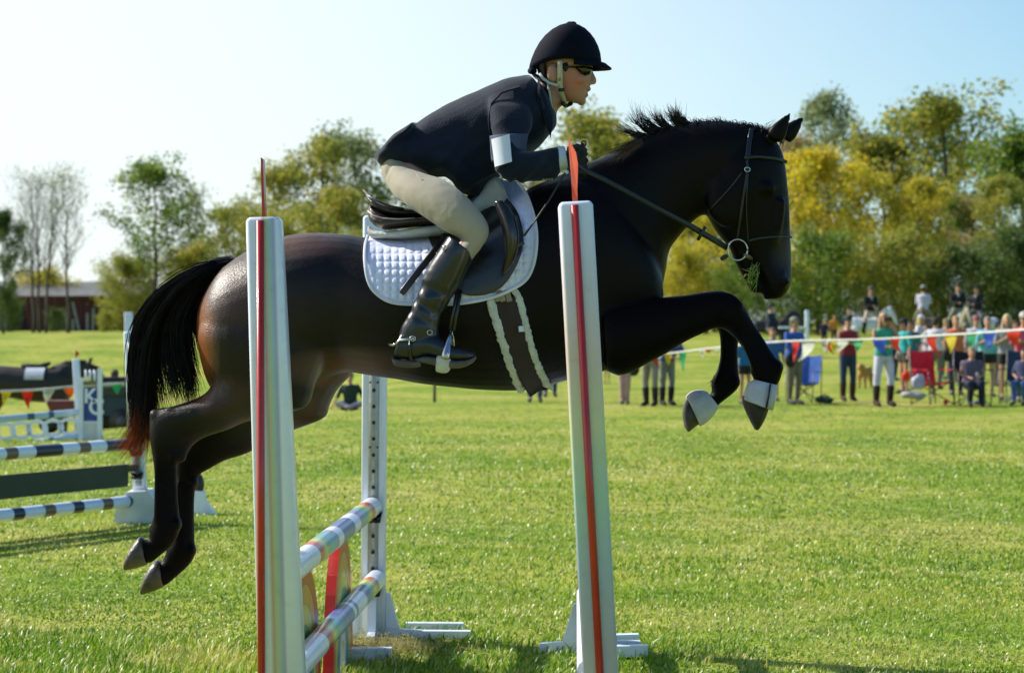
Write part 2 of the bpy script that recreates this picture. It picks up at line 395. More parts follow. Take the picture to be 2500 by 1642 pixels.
def tmesh(k):
    if k not in TM:
        TM[k] = {
            'full': lambda: make_tree(11, 12, 4.6, .24, .16, 17000, .21, .85, nb=15, gap=.12),
            'full2': lambda: make_tree(12, 12, 4.2, .22, .12, 16000, .21, .9, nb=15, gap=.12),
            'airy': lambda: make_tree(13, 12, 4.3, .20, .28, 6500, .21, .85, upright=.7, nb=13, gap=.35),
            'airy2': lambda: make_tree(14, 12, 3.9, .20, .3, 6000, .21, .85, upright=.8, nb=13, gap=.3),
            'thin': lambda: make_tree(15, 12, 3.6, .17, .38, 1700, .22, .7, upright=1.1, nb=14, stems=2, gap=.5),
            'bare': lambda: make_tree(16, 12, 4.4, .12, .30, 1500, .14, .6, upright=1.5, nb=20, stems=3, levels=3, gap=.3),
            'bare1': lambda: make_tree(17, 12, 3.6, .12, .35, 1200, .14, .6, upright=1.5, nb=20, stems=1, levels=3, gap=.3),
            'bush': lambda: make_tree(18, 12, 7.5, .12, .02, 17000, .34, 1.5, upright=.35, nb=16, stems=3),
        }[k]()
    return TM[k]
def tree(vx, vtop, d, kind, lm, label, name='tree', wide=1., vbase=None):
    """vx, vtop: photo position (2380-wide view) of the crown centre and of the tree's top"""
    x = (vx*1.05042-CX)/FOC*d; zt = EYE-(vtop*1.05042-HY)/FOC*d; zb = terrain(x, d)-.1
    s = (zt-zb)/12.0; tm, lm_ = tmesh(kind)
    o = empty(name, (x, d, zb), label, 'bush' if name == 'shrub' else 'tree', 'autumn shrubs along the field edge' if name == 'shrub' else 'trees beyond the field'); o.rotation_euler.z = (vx*.37) % 6.28
    t = link('trunk' if name != 'shrub' else 'stem', tm, None, o); t.data.materials.clear(); t.data.materials.append(BARK); t.scale = (s*wide, s*wide, s)
    if lm_:
        c = bpy.data.objects.new('crown' if name != 'shrub' else 'foliage', lm_); col.objects.link(c); c.parent = o; c.scale = (s*wide, s*wide, s)
        if not lm_.materials: lm_.materials.append(lm)
        c.material_slots[0].link = 'OBJECT'; c.material_slots[0].material = lm
    return o
# left half
tree(8, 480, 112, 'full2', DARKG, 'dark green dense tree cut by the left edge of the photo', wide=.62)
tree(92, 395, 122, 'bare', BLUEG, 'bare slender tree with three upright stems in front of the low red barn')
tree(158, 378, 120, 'bare1', BLUEG, 'bare slender single-stemmed tree right of the bare three-stemmed one')
tree(362, 368, 118, 'airy', GREEN, 'thin dark-leaved tree standing alone against the white sky above the tail', wide=1.0)
tree(448, 420, 126, 'thin', BLUEG, 'spindly grey-green tree just right of the thin dark-leaved tree', wide=.6)
tree(100, 640, 150, 'bush', GOLD, 'low yellow-leaved bush behind the barn roof at the left', 'shrub', wide=1.1)
tree(300, 610, 135, 'bush', OLIVE, 'olive bush at the right end of the barn, behind the tail', 'shrub', wide=.9)
tree(20, 695, 128, 'bush', DARKG, 'low dark green bush in front of the barn at the far left', 'shrub', wide=.8)
tree(130, 722, 130, 'bush', DARKG, 'low dark brush in front of the middle of the barn', 'shrub', wide=.9)
tree(245, 728, 131, 'bush', OLIVE, 'low olive brush in front of the right end of the barn', 'shrub', wide=.8)
tree(520, 470, 125, 'airy', OLIVE, 'rounded olive tree left of the front left jump post')
tree(640, 372, 132, 'airy', OLIVE, 'airy olive tree behind the front left jump post')
tree(738, 312, 134, 'airy2', OLIVE, 'airy olive tree with a flat top behind the croup')
tree(835, 298, 138, 'airy', BLUEG, 'tallest thin tree right behind the coat tails of the rider')
tree(780, 430, 122, 'full2', OLIVE, 'olive dense tree above the horse back, left of the saddle')
tree(440, 590, 120, 'bush', OLIVE, 'broad low olive shrub above the root of the tail', 'shrub', wide=.8)
tree(620, 520, 118, 'bush', OLIVE, 'broad olive-brown shrub above the rump', 'shrub', wide=.7)
tree(960, 330, 134, 'airy2', GREEN, 'green tree hidden mostly by the jacket of the rider')
tree(1120, 300, 140, 'airy', OLIVE, 'olive tree hidden behind the rider and saddle')
tree(1265, 340, 138, 'airy2', OLIVE, 'olive tree peeping out between the chin of the rider and the mane')
tree(1395, 248, 132, 'airy', OLIVE, 'olive and gold tree above the hands of the rider, left of the mane')
tree(1450, 300, 140, 'full2', OLIVE, 'olive tree rising behind the horse neck')
for i_, (vx_, vt_, d_, m__) in enumerate([(1840, 640, 124, GREEN), (1990, 635, 126, OLIVE), (2130, 640, 124, DARKG), (2310, 620, 122, GREEN), (1660, 640, 126, OLIVE), (1500, 640, 128, GREEN), (700, 640, 130, OLIVE), (560, 640, 132, GREEN)]):
    tree(vx_, vt_, d_, 'bush', m__, ['green thicket between the tree trunks right of the muzzle', 'olive thicket between the trunks behind the distant white post', 'dark thicket between the trunks behind the rider in white', 'green thicket behind the right black-coated rider', 'olive thicket seen under the chin of the horse', 'green thicket behind the chest of the horse', 'olive thicket behind the front left post', 'green thicket left of the front left post'][i_], 'shrub', wide=1.0)
# right half
tree(1560, 430, 128, 'full', GREEN, 'green tree seen under the throat of the horse', wide=.9)
tree(1640, 480, 112, 'airy', GOLD, 'golden leaning tree seen between the neck and head of the horse', wide=1.2)
tree(1700, 400, 130, 'full2', GOLD, 'yellow tree behind the head of the horse')
tree(1935, 205, 138, 'airy2', BLUEG, 'tall hazy blue-green tree just right of the horse ears', wide=.75)
tree(1905, 335, 112, 'full2', BGOLD, 'bright golden tree right of the horse forehead', wide=1.05)
tree(1870, 300, 142, 'airy', RUST, 'tawny airy tree behind the ears of the horse', wide=.8)
tree(2050, 300, 134, 'full', OLIVE, 'olive tree filling the gap between the tall blue-green and the biggest tree')
tree(2195, 210, 128, 'airy', OLIVE, 'biggest tree at the right with a wide loose olive crown', wide=1.15)
tree(2175, 240, 134, 'airy2', GREEN, 'loose green tree behind the biggest olive tree at the right', wide=.9)
tree(2140, 405, 110, 'full2', GOLD, 'golden rounded tree in front of the biggest tree', wide=.8)
tree(2260, 455, 114, 'airy', RUST, 'reddish brown thin tree left of the dark tree at the right edge', wide=1.2)
tree(2375, 292, 112, 'full', GREEN, 'dense green tree cut by the right edge of the photo', wide=1.0)
tree(2330, 400, 106, 'full2', OLIVE, 'olive dense tree in front of the green tree at the right edge', wide=.7)
tree(1740, 610, 104, 'bush', GREEN, 'green shrub low behind the horse muzzle', 'shrub', wide=.75)
tree(1910, 560, 103, 'bush', GREEN, 'broad green shrub behind the grey horse rider', 'shrub', wide=.8)
tree(2085, 560, 102, 'bush', OLIVE, 'broad olive shrub behind the rider in the white shirt', 'shrub', wide=.8)
tree(2250, 590, 101, 'bush', DARKG, 'dark green shrub behind the two black-coated riders', 'shrub', wide=.95)
tree(2370, 560, 100, 'bush', DARKG, 'dark green shrub at the right edge behind the crowd', 'shrub', wide=.9)
tree(1590, 590, 106, 'bush', GOLD, 'yellow shrub seen above the lifted foreleg', 'shrub', wide=.7)
tree(1470, 600, 108, 'bush', OLIVE, 'olive shrub hidden behind the neck of the horse', 'shrub', wide=.7)
tree(1250, 600, 112, 'bush', OLIVE, 'olive shrub hidden behind the shoulder of the horse', 'shrub', wide=.8)
tree(1050, 610, 112, 'bush', GREEN, 'green shrub hidden behind the saddle', 'shrub', wide=.8)
tree(850, 560, 114, 'bush', OLIVE, 'olive shrub hidden behind the horse back', 'shrub', wide=.8)

BARNR = mat('faded_red_boards', (.11, .032, .035), (.06, .022, .028), 1.2, .9, .3, 8)
ROOFM = mat('grey_metal_roof', (.16, .16, .155), (.11, .11, .105), 1.5, .6, .2, 5)
def barn():
    d = 146.; x0 = (-30-CX)/FOC*d; x1 = (330-CX)/FOC*d; zt = EYE-(722-HY)/FOC*d; zb = terrain(x0, d)-.3
    o = empty('barn', ((x0+x1)/2, d, zb), 'long low dark red barn with a grey roof at the left field edge', 'barn')
    W = x1-x0; h = zt-zb
    link('wall', MB().box((0, 4, h/2), (W, 8, h)), BARNR, o)
    r = MB(); r.prism([(-W/2-.5, -.6, h+.002), (-W/2-.5, 8.6, h+.002), (-W/2-.5, 4, h+1.0)], (0, 0, 0), (W+1, 0, 0)); link('roof', r.mesh('roof', False), ROOFM, o)
    n = int(W/.62); base = None; me = MB().box((0, 0, h/2), (.57, .05, h-.1)).mesh('board', False); me.materials.append(BARNR)
    for i in range(n):
        b = bpy.data.objects.new('board', me); col.objects.link(b); b.parent = o; b.location = (-W/2+.31+i*.62, -.03+.012*random.random(), 0)
    dm = MB().box((0, 0, 1.0), (2.2, .08, 2.0)).mesh('door', False)
    dm.materials.append(mat('door_dark', (.03, .025, .03), rough=.9))
    for x in (-3.5, 3.1):
        b = bpy.data.objects.new('door', dm); col.objects.link(b); b.parent = o; b.location = (x, -.10, 0)
    # pale leaning boards and posts by the barn
    pm = MB().box((0, 0, 0), (.13, .1, 1.0)).mesh('post', False); pm.materials.append(mat('pale_board', (.26, .29, .33), rough=.8))
    for i, (cx, cy, s, l) in enumerate([(40, 480, 2.3, -.14), (905, 420, 1.9, -.22), (740, 300, .9, -.25), (1040, 510, 1.2, 0), (1110, 520, 1.5, .03), (790, 560, 1.2, -.1), (870, 580, .8, 0)]):
        p = P(0+cx*.2047, 680+cy*.2047, 140)
        q = bpy.data.objects.new('fence_post', pm); col.objects.link(q); q.location = p; q.rotation_euler = (0, l, 0); q.scale = (1, 1, s)
        zz = terrain(p.x, 140); q.location.z = zz+s/2-.05
        tag(q, ['pale board leaning on the barn at the far left', 'pale board leaning on the barn right of the single-stemmed bare tree', 'short pale leaning board left of a taller leaning one', 'left one of two short upright pale posts by the barn', 'right one of two short upright pale posts by the barn', 'pale stake at the foot of the single-stemmed bare tree', 'short pale stake beside the foot of the leaning board'][i], 'post', 'pale posts by the barn')
barn()
# ------------------------------------------------------------------ the jumping horse
def coat_mat():
    m, nt, b = nodes('dark_bay_coat')
    g = N(nt, 'ShaderNodeNewGeometry'); at = N(nt, 'ShaderNodeAttribute', attribute_name='bay')
    no = N(nt, 'ShaderNodeTexNoise'); no.inputs['Scale'].default_value = 7; no.inputs['Detail'].default_value = 5
    nt.links.new(g.outputs['Position'], no.inputs['Vector'])
    ad = N(nt, 'ShaderNodeMath', operation='MULTIPLY_ADD'); ad.inputs[1].default_value = .22; ad.inputs[2].default_value = -.11
    nt.links.new(no.outputs['Fac'], ad.inputs[0]); s = N(nt, 'ShaderNodeMath', operation='ADD'); nt.links.new(at.outputs['Fac'], s.inputs[0]); nt.links.new(ad.outputs[0], s.inputs[1])
    r = ramp(nt, [(0, (.0028, .0022, .0028)), (.35, (.006, .0038, .0034)), (.7, (.06, .02, .008)), (1, (.26, .08, .022))])
    nt.links.new(s.outputs[0], r.inputs[0]); nt.links.new(r.outputs[0], b.inputs['Base Color'])
    b.inputs['Roughness'].default_value = .40
    gl = N(nt, 'ShaderNodeMapRange'); gl.inputs[1].default_value = .1; gl.inputs[2].default_value = .6; gl.inputs[3].default_value = .06; gl.inputs[4].default_value = .55; nt.links.new(at.outputs['Fac'], gl.inputs[0]); nt.links.new(gl.outputs[0], b.inputs['Specular IOR Level'])   # the brown hair is glossier than the black points
    b.inputs['Sheen Weight'].default_value = .0
    n2 = N(nt, 'ShaderNodeTexNoise'); n2.inputs['Scale'].default_value = 260; n2.inputs['Detail'].default_value = 3
    mp = N(nt, 'ShaderNodeMapping'); mp.inputs['Scale'].default_value = (.25, 1, 1); nt.links.new(g.outputs['Position'], mp.inputs[0]); nt.links.new(mp.outputs[0], n2.inputs['Vector'])
    bp = N(nt, 'ShaderNodeBump'); bp.inputs['Strength'].default_value = .6; bp.inputs['Distance'].default_value = .003
    nt.links.new(n2.outputs['Fac'], bp.inputs['Height']); nt.links.new(bp.outputs[0], b.inputs['Normal'])
    return m
COAT = coat_mat()
HB = MB()
# trunk (2380-wide view pixels): top, bottom, half width
loft(HB, V_, [(468,712, 472,830, .10), (482,672, 486,885, .17), (508,630, 510,925, .22), (540,603, 545,945, .25), (590,574, 590,950, .27), (645,553, 645,940, .285), (700,542, 700,915, .285),
    (755,540, 755,880, .275), (800,543, 800,865, .27), (850,551, 850,868, .28), (920,560, 920,880, .295), (1000,556, 1000,894, .305), (1090,530, 1100,904, .30), (1170,478, 1190,908, .285),
    (1240,432, 1260,902, .265), (1310,408, 1320,885, .25), (1370,410, 1385,868, .235), (1420,440, 1440,845, .22), (1470,500, 1480,815, .20), (1510,570, 1515,780, .165), (1535,630, 1538,735, .11)], k=-.10, n=36)
# neck
loft(HB, V_, [(1225,436, 1330,790, .17), (1300,407, 1440,775, .175), (1365,382, 1520,715, .155), (1412,360, 1545,640, .135), (1455,338, 1556,585, .118), (1505,310, 1578,553, .105), (1560,292, 1603,525, .097), (1625,282, 1632,502, .09), (1690,284, 1672,490, .085), (1745,298, 1715,460, .075)], k=-.15, n=30)
# head
loft(HB, C4, [(1290,275, 960,420, .06), (1370,330, 900,520, .082), (1425,420, 878,620, .098), (1447,520, 872,720, .108), (1458,620, 885,800, .110), (1466,720, 915,870, .098), (1470,820, 955,940, .085),
    (1474,920, 1005,1005, .072), (1481,1010, 1060,1065, .062), (1486,1090, 1120,1110, .055), (1489,1160, 1185,1165, .052), (1491,1230, 1240,1235, .055), (1488,1300, 1278,1315, .058), (1465,1365, 1293,1380, .05), (1415,1420, 1300,1425, .035)], n=30, k=.12)
loft(HB, C4, [(1250,1080, 1060,1060, .045), (1240,1150, 1098,1165, .042), (1245,1215, 1135,1235, .036), (1262,1280, 1172,1305, .034), (1282,1335, 1205,1360, .032), (1285,1370, 1245,1388, .022)], n=18)
# cheek, eye rims, nostril rims
for sgn in (-1, 1):
    c = K(C4, 1060, 740, 8.1+sgn*.075); HB.ell(c, (.085, .035, .10), 16, 10)
    c = K(C4, 1318, 668, 8.1+sgn*.098); HB.ell(c, (.034, .022, .022), 12, 8)
    HB.tube([K(C4, 1420, 740, 8.1+sgn*.075), K(C4, 1400, 900, 8.1+sgn*.062), K(C4, 1370, 1050, 8.1+sgn*.05)], [.016, .018, .012], 8)
    nn = [K(C4, 1440+26*math.cos(a), 1290+34*math.sin(a), 8.1+sgn*.05) for a in [i*.7 for i in range(8)]]
    HB.tube(nn, .011, 6)
# ears
def ear(base, tip, wd, d, lean):
    b = K(C4, *base, d); t = K(C4, *tip, d+lean); ax = (t-b); rs = []
    sd_ = ax.normalized().cross(Vector((0, 1, 0))).normalized()
    for i, (f, r) in enumerate([(0, .8), (.15, 1), (.35, .96), (.55, .76), (.75, .5), (.9, .28), (1.08, .06)]):
        c = b+ax*f; rs.append([c+sd_*math.cos(a)*wd*r+Vector((0, 1, 0))*math.sin(a)*wd*.62*r for a in [k*.7854 for k in range(8)]])
    HB.rings(rs)
ear((1365, 335), (1482, 146), .036, 8.04, -.01); ear((1430, 330), (1566, 186), .034, 8.16, .01)
# fore legs: near (upper, further forward) and far
loft(HB, C5, [(520,330, 560,800, .10), (640,285, 655,836, .095), (780,262, 770,800, .085), (920,248, 880,735, .075), (1080,228, 1020,655, .065), (1230,208, 1160,575, .058), (1350,192, 1290,520, .054), (1450,190, 1380,480, .052), (1540,222, 1440,480, .05), (1610,290, 1490,510, .047), (1655,370, 1535,550, .04), (1700,450, 1575,600, .033), (1760,545, 1622,670, .03), (1815,640, 1655,745, .032), (1868,715, 1660,810, .037), (1900,780, 1680,850, .04), (1890,850, 1700,900, .036), (1865,905, 1680,930, .038)], d=7.94, n=20, sub=4)
loft(HB, C5, [(560,340, 560,800, .09), (680,300, 665,834, .085), (820,280, 800,775, .075), (960,262, 940,702, .066), (1110,240, 1090,620, .058), (1250,222, 1230,530, .052), (1370,212, 1340,488, .048), (1470,240, 1395,470, .048), (1555,330, 1412,490, .046), (1578,440, 1420,530, .04), (1576,560, 1424,600, .032), (1573,680, 1422,690, .03), (1575,780, 1405,775, .032), (1582,860, 1368,850, .038), (1572,930, 1356,900, .04), (1520,985, 1362,950, .036), (1460,1030, 1345,985, .035), (1400,1080, 1290,1000, .038), (1350,1130, 1240,1010, .04)], d=8.27, n=20, sub=4)
# hind legs: near and far
loft(HB, C1, [(830,640, 1560,560, .11), (765,740, 1620,700, .13), (745,840, 1600,840, .14), (768,930, 1570,950, .135), (800,1020, 1520,1050, .125), (832,1110, 1480,1150, .115), (800,1180, 1440,1260, .105), (730,1225, 1340,1310, .095), (640,1262, 1080,1370, .085), (560,1285, 930,1430, .075), (500,1290, 780,1475, .064), (455,1310, 700,1530, .054), (430,1360, 665,1590, .05), (430,1430, 652,1640, .046)], d=7.96, n=24, sub=4)
loft(HB, CH, [(298,330, 500,540, .05), (300,430, 478,590, .044), (318,560, 470,650, .037), (330,690, 472,720, .031), (336,810, 476,820, .030), (338,900, 484,910, .034), (318,970, 492,985, .04), (306,1030, 478,1065, .041), (300,1085, 440,1125, .036), (275,1085, 385,1170, .034), (250,1083, 322,1222, .040), (225,1100, 285,1240, .044)], d=7.96, n=20, sub=4)
loft(HB, C1, [(860,700, 1650,700, .10), (820,860, 1790,930, .12), (850,1000, 1720,1070, .12), (860,1100, 1630,1165, .115), (860,1190, 1575,1270, .105), (840,1270, 1540,1350, .095), (780,1330, 1330,1440, .085)], d=8.24, n=22, sub=4)
loft(HB, CH, [(800,150, 1200,400, .095), (700,230, 1060,480, .085), (600,320, 920,545, .075), (540,380, 780,590, .064), (500,420, 680,640, .055), (478,470, 622,675, .049), (465,550, 598,730, .043), (462,660, 590,790, .035), (466,790, 586,860, .031), (470,900, 588,940, .032), (462,1000, 592,1020, .036), (440,1080, 594,1105, .04), (410,1145, 590,1190, .041), (392,1195, 555,1245, .037), (375,1225, 490,1300, .034), (352,1238, 420,1358, .040), (330,1250, 375,1385, .044)], d=8.24, n=20, sub=4)
HB.tube([K(C1, 960, 400), K(C1, 860, 405), K(C1, 760, 440), K(C1, 640, 490), K(C1, 540, 560), K(C1, 470, 650)], [.05, .046, .04, .034, .028, .02], 12)   # dock of the tail
for (c_, a_, b_, d_, r_) in [(C5, 1562, 318, 7.925, (.024, .040, .026)), (C5, 1478, 262, 8.25, (.026, .038, .026)), (C5, 1862, 770, 7.935, (.024, .040, .026)), (C5, 1545, 880, 8.265, (.024, .040, .026)),
        (CH, 332, 292, 7.955, (.020, .034, .022)), (CH, 455, 560, 7.95, (.022, .046, .028)), (CH, 580, 715, 8.235, (.020, .044, .026)), (CH, 470, 990, 7.955, (.020, .042, .024)), (CH, 572, 1150, 8.235, (.020, .042, .026))]: HB.ell(K(c_, a_, b_, d_), r_)
for c_, pts_, d_ in [(CH, [(352,560), (352,700), (354,850), (352,960)], 7.935), (CH, [(486,720), (482,850), (484,980), (470,1070)], 8.215), (C5, [(1600,560), (1650,660), (1695,770)], 7.915), (CH, [(420,262), (520,262), (620,235), (690,190)], 7.93)]:
    HB.tube([K(c_, x, y, d_) for x, y in pts_], .013, 8, round_ends=True)
hm = remesh(HB, .0085, 4, 'horse')
def muscle(p, n):
    a = noise.noise(Vector((p.x*3.2, p.y*3, p.z*4.2))); b = noise.noise(Vector((p.x*9, p.y*9, p.z*6+5)))
    c = noise.noise(Vector((p.x*20+p.z*6, p.y*14, p.z*9)))
    return .0080*a+.0032*b+.0005*c
displace(hm, muscle)
at = hm.attributes.new('bay', 'FLOAT', 'POINT')
_dk = [K(C1, 930, 395), K(C1, 860, 405), K(C1, 760, 440), K(C1, 640, 490), K(C1, 540, 560), K(C1, 470, 650)]; DOCK = list(zip(_dk, _dk[1:]))
def bay(p):
    # reddish hair where this horse has it: buttock and thigh rear, flank fold, inside of the far thigh, muzzle
    u = CX+p.x/p.y*FOC; v = HY+(EYE-p.z)/p.y*FOC
    def spot(x, y, rx, ry, s): return s*max(0, 1-((u-x)/rx)**2-((v-y)/ry)**2)
    s = .16+.19*max(0, min(1, (1250-u)/500))
    s += spot(495, 850, 45, 170, .6)+spot(560, 700, 110, 120, .2)+spot(740, 1010, 110, 130, .45)*(p.y > 8.12)+spot(700, 585, 160, 55, .4)
    s += spot(860, 900, 200, 60, .45)+spot(640, 1060, 110, 50, .22)+spot(1925, 620, 50, 70, .3)+spot(1500, 360, 75, 45, .5)+spot(560, 1000, 120, 90, .15)
    s += (.05-s)*smooth01((u-1440)/120)*smooth01((v-680)/90)
    s += (.10-s)*smooth01((v-960)/190)
    if u < 560 and v < 800:
        dk = min((p-(a_+(b_-a_)*max(0, min(1, (p-a_).dot(b_-a_)/(b_-a_).length_squared)))).length for a_, b_ in DOCK)
        s *= smooth01((dk-.05)/.03)
    return min(1, s)
at.data.foreach_set('value', np.array([bay(v.co) for v in hm.vertices], np.float32))
HBVH = BVHTree.FromPolygons([v.co.copy() for v in hm.vertices], [tuple(p.vertices) for p in hm.polygons])
HORSE_AT = Vector((-.25, 8.1, 0))
horse = link('horse', hm, COAT, None, True, HORSE_AT)
tag(horse, 'dark bay horse leaping over the striped poles with a rider on its back', 'horse')

HOOF = mat('hoof_horn', (.075, .058, .042), (.03, .024, .02), 20, .4, .3, 90)
HOOFB = mat('black_hoof_horn', (.010, .009, .009), (.018, .014, .012), 20, .5, .3, 90)
def hoof(c, sts, d, m):
    b = MB(); loft(b, c, sts, d=d, n=20, sub=3, p=2.3); return link('hoof', b, m, horse, True)
hoof(CH, [(262,1078, 286,1240, .046), (240,1064, 276,1247, .054), (203,1103, 214,1266, .058), (168,1160, 172,1275, .056), (146,1215, 146,1278, .04), (140,1245, 143,1274, .02)], 7.96, HOOF)
hoof(CH, [(372,1225, 392,1368, .046), (350,1214, 388,1384, .054), (314,1238, 330,1410, .058), (275,1305, 284,1425, .056), (250,1375, 254,1432, .04), (245,1400, 249,1430, .02)], 8.24, HOOF)
hoof(C5, [(1600,985, 1810,1060, .045), (1602,1040, 1800,1095, .052), (1632,1120, 1775,1160, .05), (1670,1195, 1745,1215, .042), (1695,1243, 1722,1247, .025)], 7.94, HOOFB)
hoof(C5, [(1200,985, 1290,1190, .045), (1168,1020, 1258,1212, .052), (1150,1075, 1222,1240, .054), (1146,1140, 1200,1258, .05), (1158,1215, 1186,1262, .03)], 8.27, HOOF)
link('chestnut', MB().ell(K(C5, 1292, 462, 8.25), (.018, .012, .009)), mat('chestnut_horn', (.16, .14, .09)), horse, True)
EYEM = mat('dark_eye', (.01, .006, .005), rough=.08, spec=.8, coat=.5)
for sgn in (-1, 1): link('eye', MB().ell(K(C4, 1322, 676, 8.1+sgn*.101), (.016, .011, .011)), EYEM, horse, True)

def hair_mat(name, dark, tip, trans=.3):
    m, nt, b = nodes(name); out = nt.nodes['Material Output']
    at = N(nt, 'ShaderNodeAttribute', attribute_name='tipness'); r = ramp(nt, [(0, dark), (.45, dark), (1, tip)])
    nt.links.new(at.outputs['Fac'], r.inputs[0]); nt.links.new(r.outputs[0], b.inputs['Base Color']); b.inputs['Roughness'].default_value = .38
    tr = N(nt, 'ShaderNodeBsdfTranslucent'); mx = N(nt, 'ShaderNodeMixShader'); mx.inputs[0].default_value = trans
    nt.links.new(r.outputs[0], tr.inputs[0]); nt.links.new(b.outputs[0], mx.inputs[1]); nt.links.new(tr.outputs[0], mx.inputs[2]); nt.links.new(mx.outputs[0], out.inputs[0])
    return m
def hair(name, guides, count, radius, m, spread=.012, jit=.02, tipfn=None, parent=None, d0=8.1, dspread=.04, seed=3, lenvar=(.7, 1.0), locks=0, stray=.12, drift=.02):
    """guides: list of polylines (crop, [(x, y), ...]); strands interpolate between neighbouring guides"""
    rd = np.random.default_rng(seed); G = []
    for c, pts in guides:
        g = np.array([list(K(c, x, y, d0)) for x, y in pts]); G.append(np.array(catmull(g, 5)))
    L = 14
    def rs(g):
        t = np.linspace(0, len(g)-1, L); i = np.minimum(t.astype(int), len(g)-2); f = (t-i)[:, None]; return g[i]*(1-f)+g[i+1]*f
    G = [rs(g) for g in G]; mb = MB(); tip = []
    LK = [(rd.random()*(len(G)-1), rd.uniform(lenvar[0], lenvar[1]), rd.normal(0, drift, 3), rd.normal(0, dspread)) for _ in range(max(1, locks))]
    for s in range(count):
        u = rd.random()*(len(G)-1); lk = None
        if locks and rd.random() > stray: lk = LK[rd.integers(0, locks)]; u = min(max(lk[0]+rd.normal(0, .05*(len(G)-1)), 0), len(G)-1.0001)
        i = min(int(u), len(G)-2); f = u-i
        q = G[i]*(1-f)+G[i+1]*f; ln = rd.uniform(*lenvar) if lk is None else lk[1]*rd.uniform(.82, 1)
        if lk is not None: u0 = min(max(lk[0], 0), len(G)-1.0001); i0 = min(int(u0), len(G)-2); qc = G[i0]*(1-(u0-i0))+G[i0+1]*(u0-i0); kk = np.linspace(0, 1, L)[:, None]; q = q*(1-.72*kk)+qc*(.72*kk)
        t = np.linspace(0, ln, L)*(L-1); ii = np.minimum(t.astype(int), L-2); ff = (t-ii)[:, None]; q = q[ii]*(1-ff)+q[ii+1]*ff
        k = np.linspace(0, 1, L)[:, None]
        q = q+rd.normal(0, spread, 3)*(.35+.65*k)+rd.normal(0, jit, 3)*k*k*ln
        if lk is not None: q += lk[2]*k*k; q[:, 1] += lk[3]*.8
        q[:, 1] += rd.normal(0, dspread)*(.5+.5*k[:, 0])*(.45 if lk is not None else 1); ph = rd.uniform(0, 6); q[:, 0] += .004*np.sin(k[:, 0]*7+ph); q[:, 2] += .004*np.cos(k[:, 0]*6+ph)
        rad = [radius*rd.uniform(.7, 1.3)*(1-.88*(j/(L-1))**1.5) for j in range(L)]
        nb = len(mb.v); mb.tube(q.tolist(), rad, 3); 
        for j in range(len(mb.v)-nb):
            fr = min(1, (j//3)/(L-1)); p = mb.v[nb+j]; tip.append(tipfn(Vector(p), fr, s) if tipfn else fr)
    me = mb.mesh(name); a = me.attributes.new('tipness', 'FLOAT', 'POINT'); a.data.foreach_set('value', np.array(tip, np.float32))
    return link(name, me, m, parent, True)
TAILM = hair_mat('tail_hair', (.006, .004, .004), (.78, .21, .045), .5)
def tt(p, f, s):
    z = p.z; lo = smooth01((1.42-z)/.55); r = ((s*7919) % 100)/100
    return min(1, lo*(.55+.75*r)+.15*r*f)
hair('tail', [
    (C1, [(860, 380), (700, 425), (540, 520), (420, 640), (352, 760), (335, 900), (332, 1050), (342, 1200), (355, 1330), (320, 1440), (235, 1556)]),
    (C1, [(860, 385), (700, 440), (560, 540), (450, 660), (380, 800), (360, 950), (362, 1100), (372, 1250), (385, 1380), (350, 1480), (270, 1560)]),
    (C1, [(870, 395), (720, 450), (590, 560), (490, 690), (430, 840), (405, 1000), (400, 1150), (405, 1290), (415, 1400), (405, 1500), (370, 1570)]),
    (C1, [(880, 405), (740, 460), (620, 580), (530, 720), (475, 880), (450, 1030), (440, 1170), (438, 1290), (440, 1400), (432, 1500), (420, 1590)]),
    ], 1300, .0021, TAILM, .012, .012, tt, horse, seed=5, lenvar=(.90, 1.03), locks=16, drift=.02)
hair('tail', [
    (C1, [(860, 390), (710, 450), (580, 560), (490, 700), (440, 850), (430, 1000), (440, 1130), (460, 1250), (470, 1330)]),
    (C1, [(880, 400), (740, 460), (620, 570), (540, 720), (500, 870), (500, 1010), (520, 1140), (545, 1250), (560, 1320)]),
    (C1, [(890, 410), (760, 470), (660, 590), (590, 740), (570, 880), (580, 1000), (600, 1110), (622, 1210), (630, 1290)]),
    (C1, [(900, 420), (780, 480), (700, 590), (640, 730), (640, 860), (660, 980), (690, 1080), (700, 1160), (690, 1250)]),
    ], 1500, .0021, TAILM, .012, .013, tt, horse, seed=6, lenvar=(.6, 1.05), locks=22, drift=.03)
hair('tail', [
    (C1, [(900, 430), (800, 490), (730, 570), (700, 680), (700, 800), (730, 920), (770, 1020), (820, 1140)]),
    (C1, [(910, 440), (820, 500), (760, 560), (735, 660), (735, 760), (750, 850), (770, 930), (800, 1040)]),
    ], 190, .002, TAILM, .006, .012, tt, horse, dspread=.03, seed=8, lenvar=(.55, 1.0), locks=7, drift=.025)
hair('tail', [(C1, [(985, 352), (900, 372), (820, 392), (700, 440), (590, 505), (520, 580)]), (C1, [(1000, 375), (930, 410), (850, 440), (740, 500), (640, 580), (590, 660)])], 420, .0022, TAILM, .014, .012, tt, horse, dspread=.045, seed=9, lenvar=(.5, 1.0))
MANEM = hair_mat('mane_hair', (.004, .004, .005), (.012, .009, .01), .12)
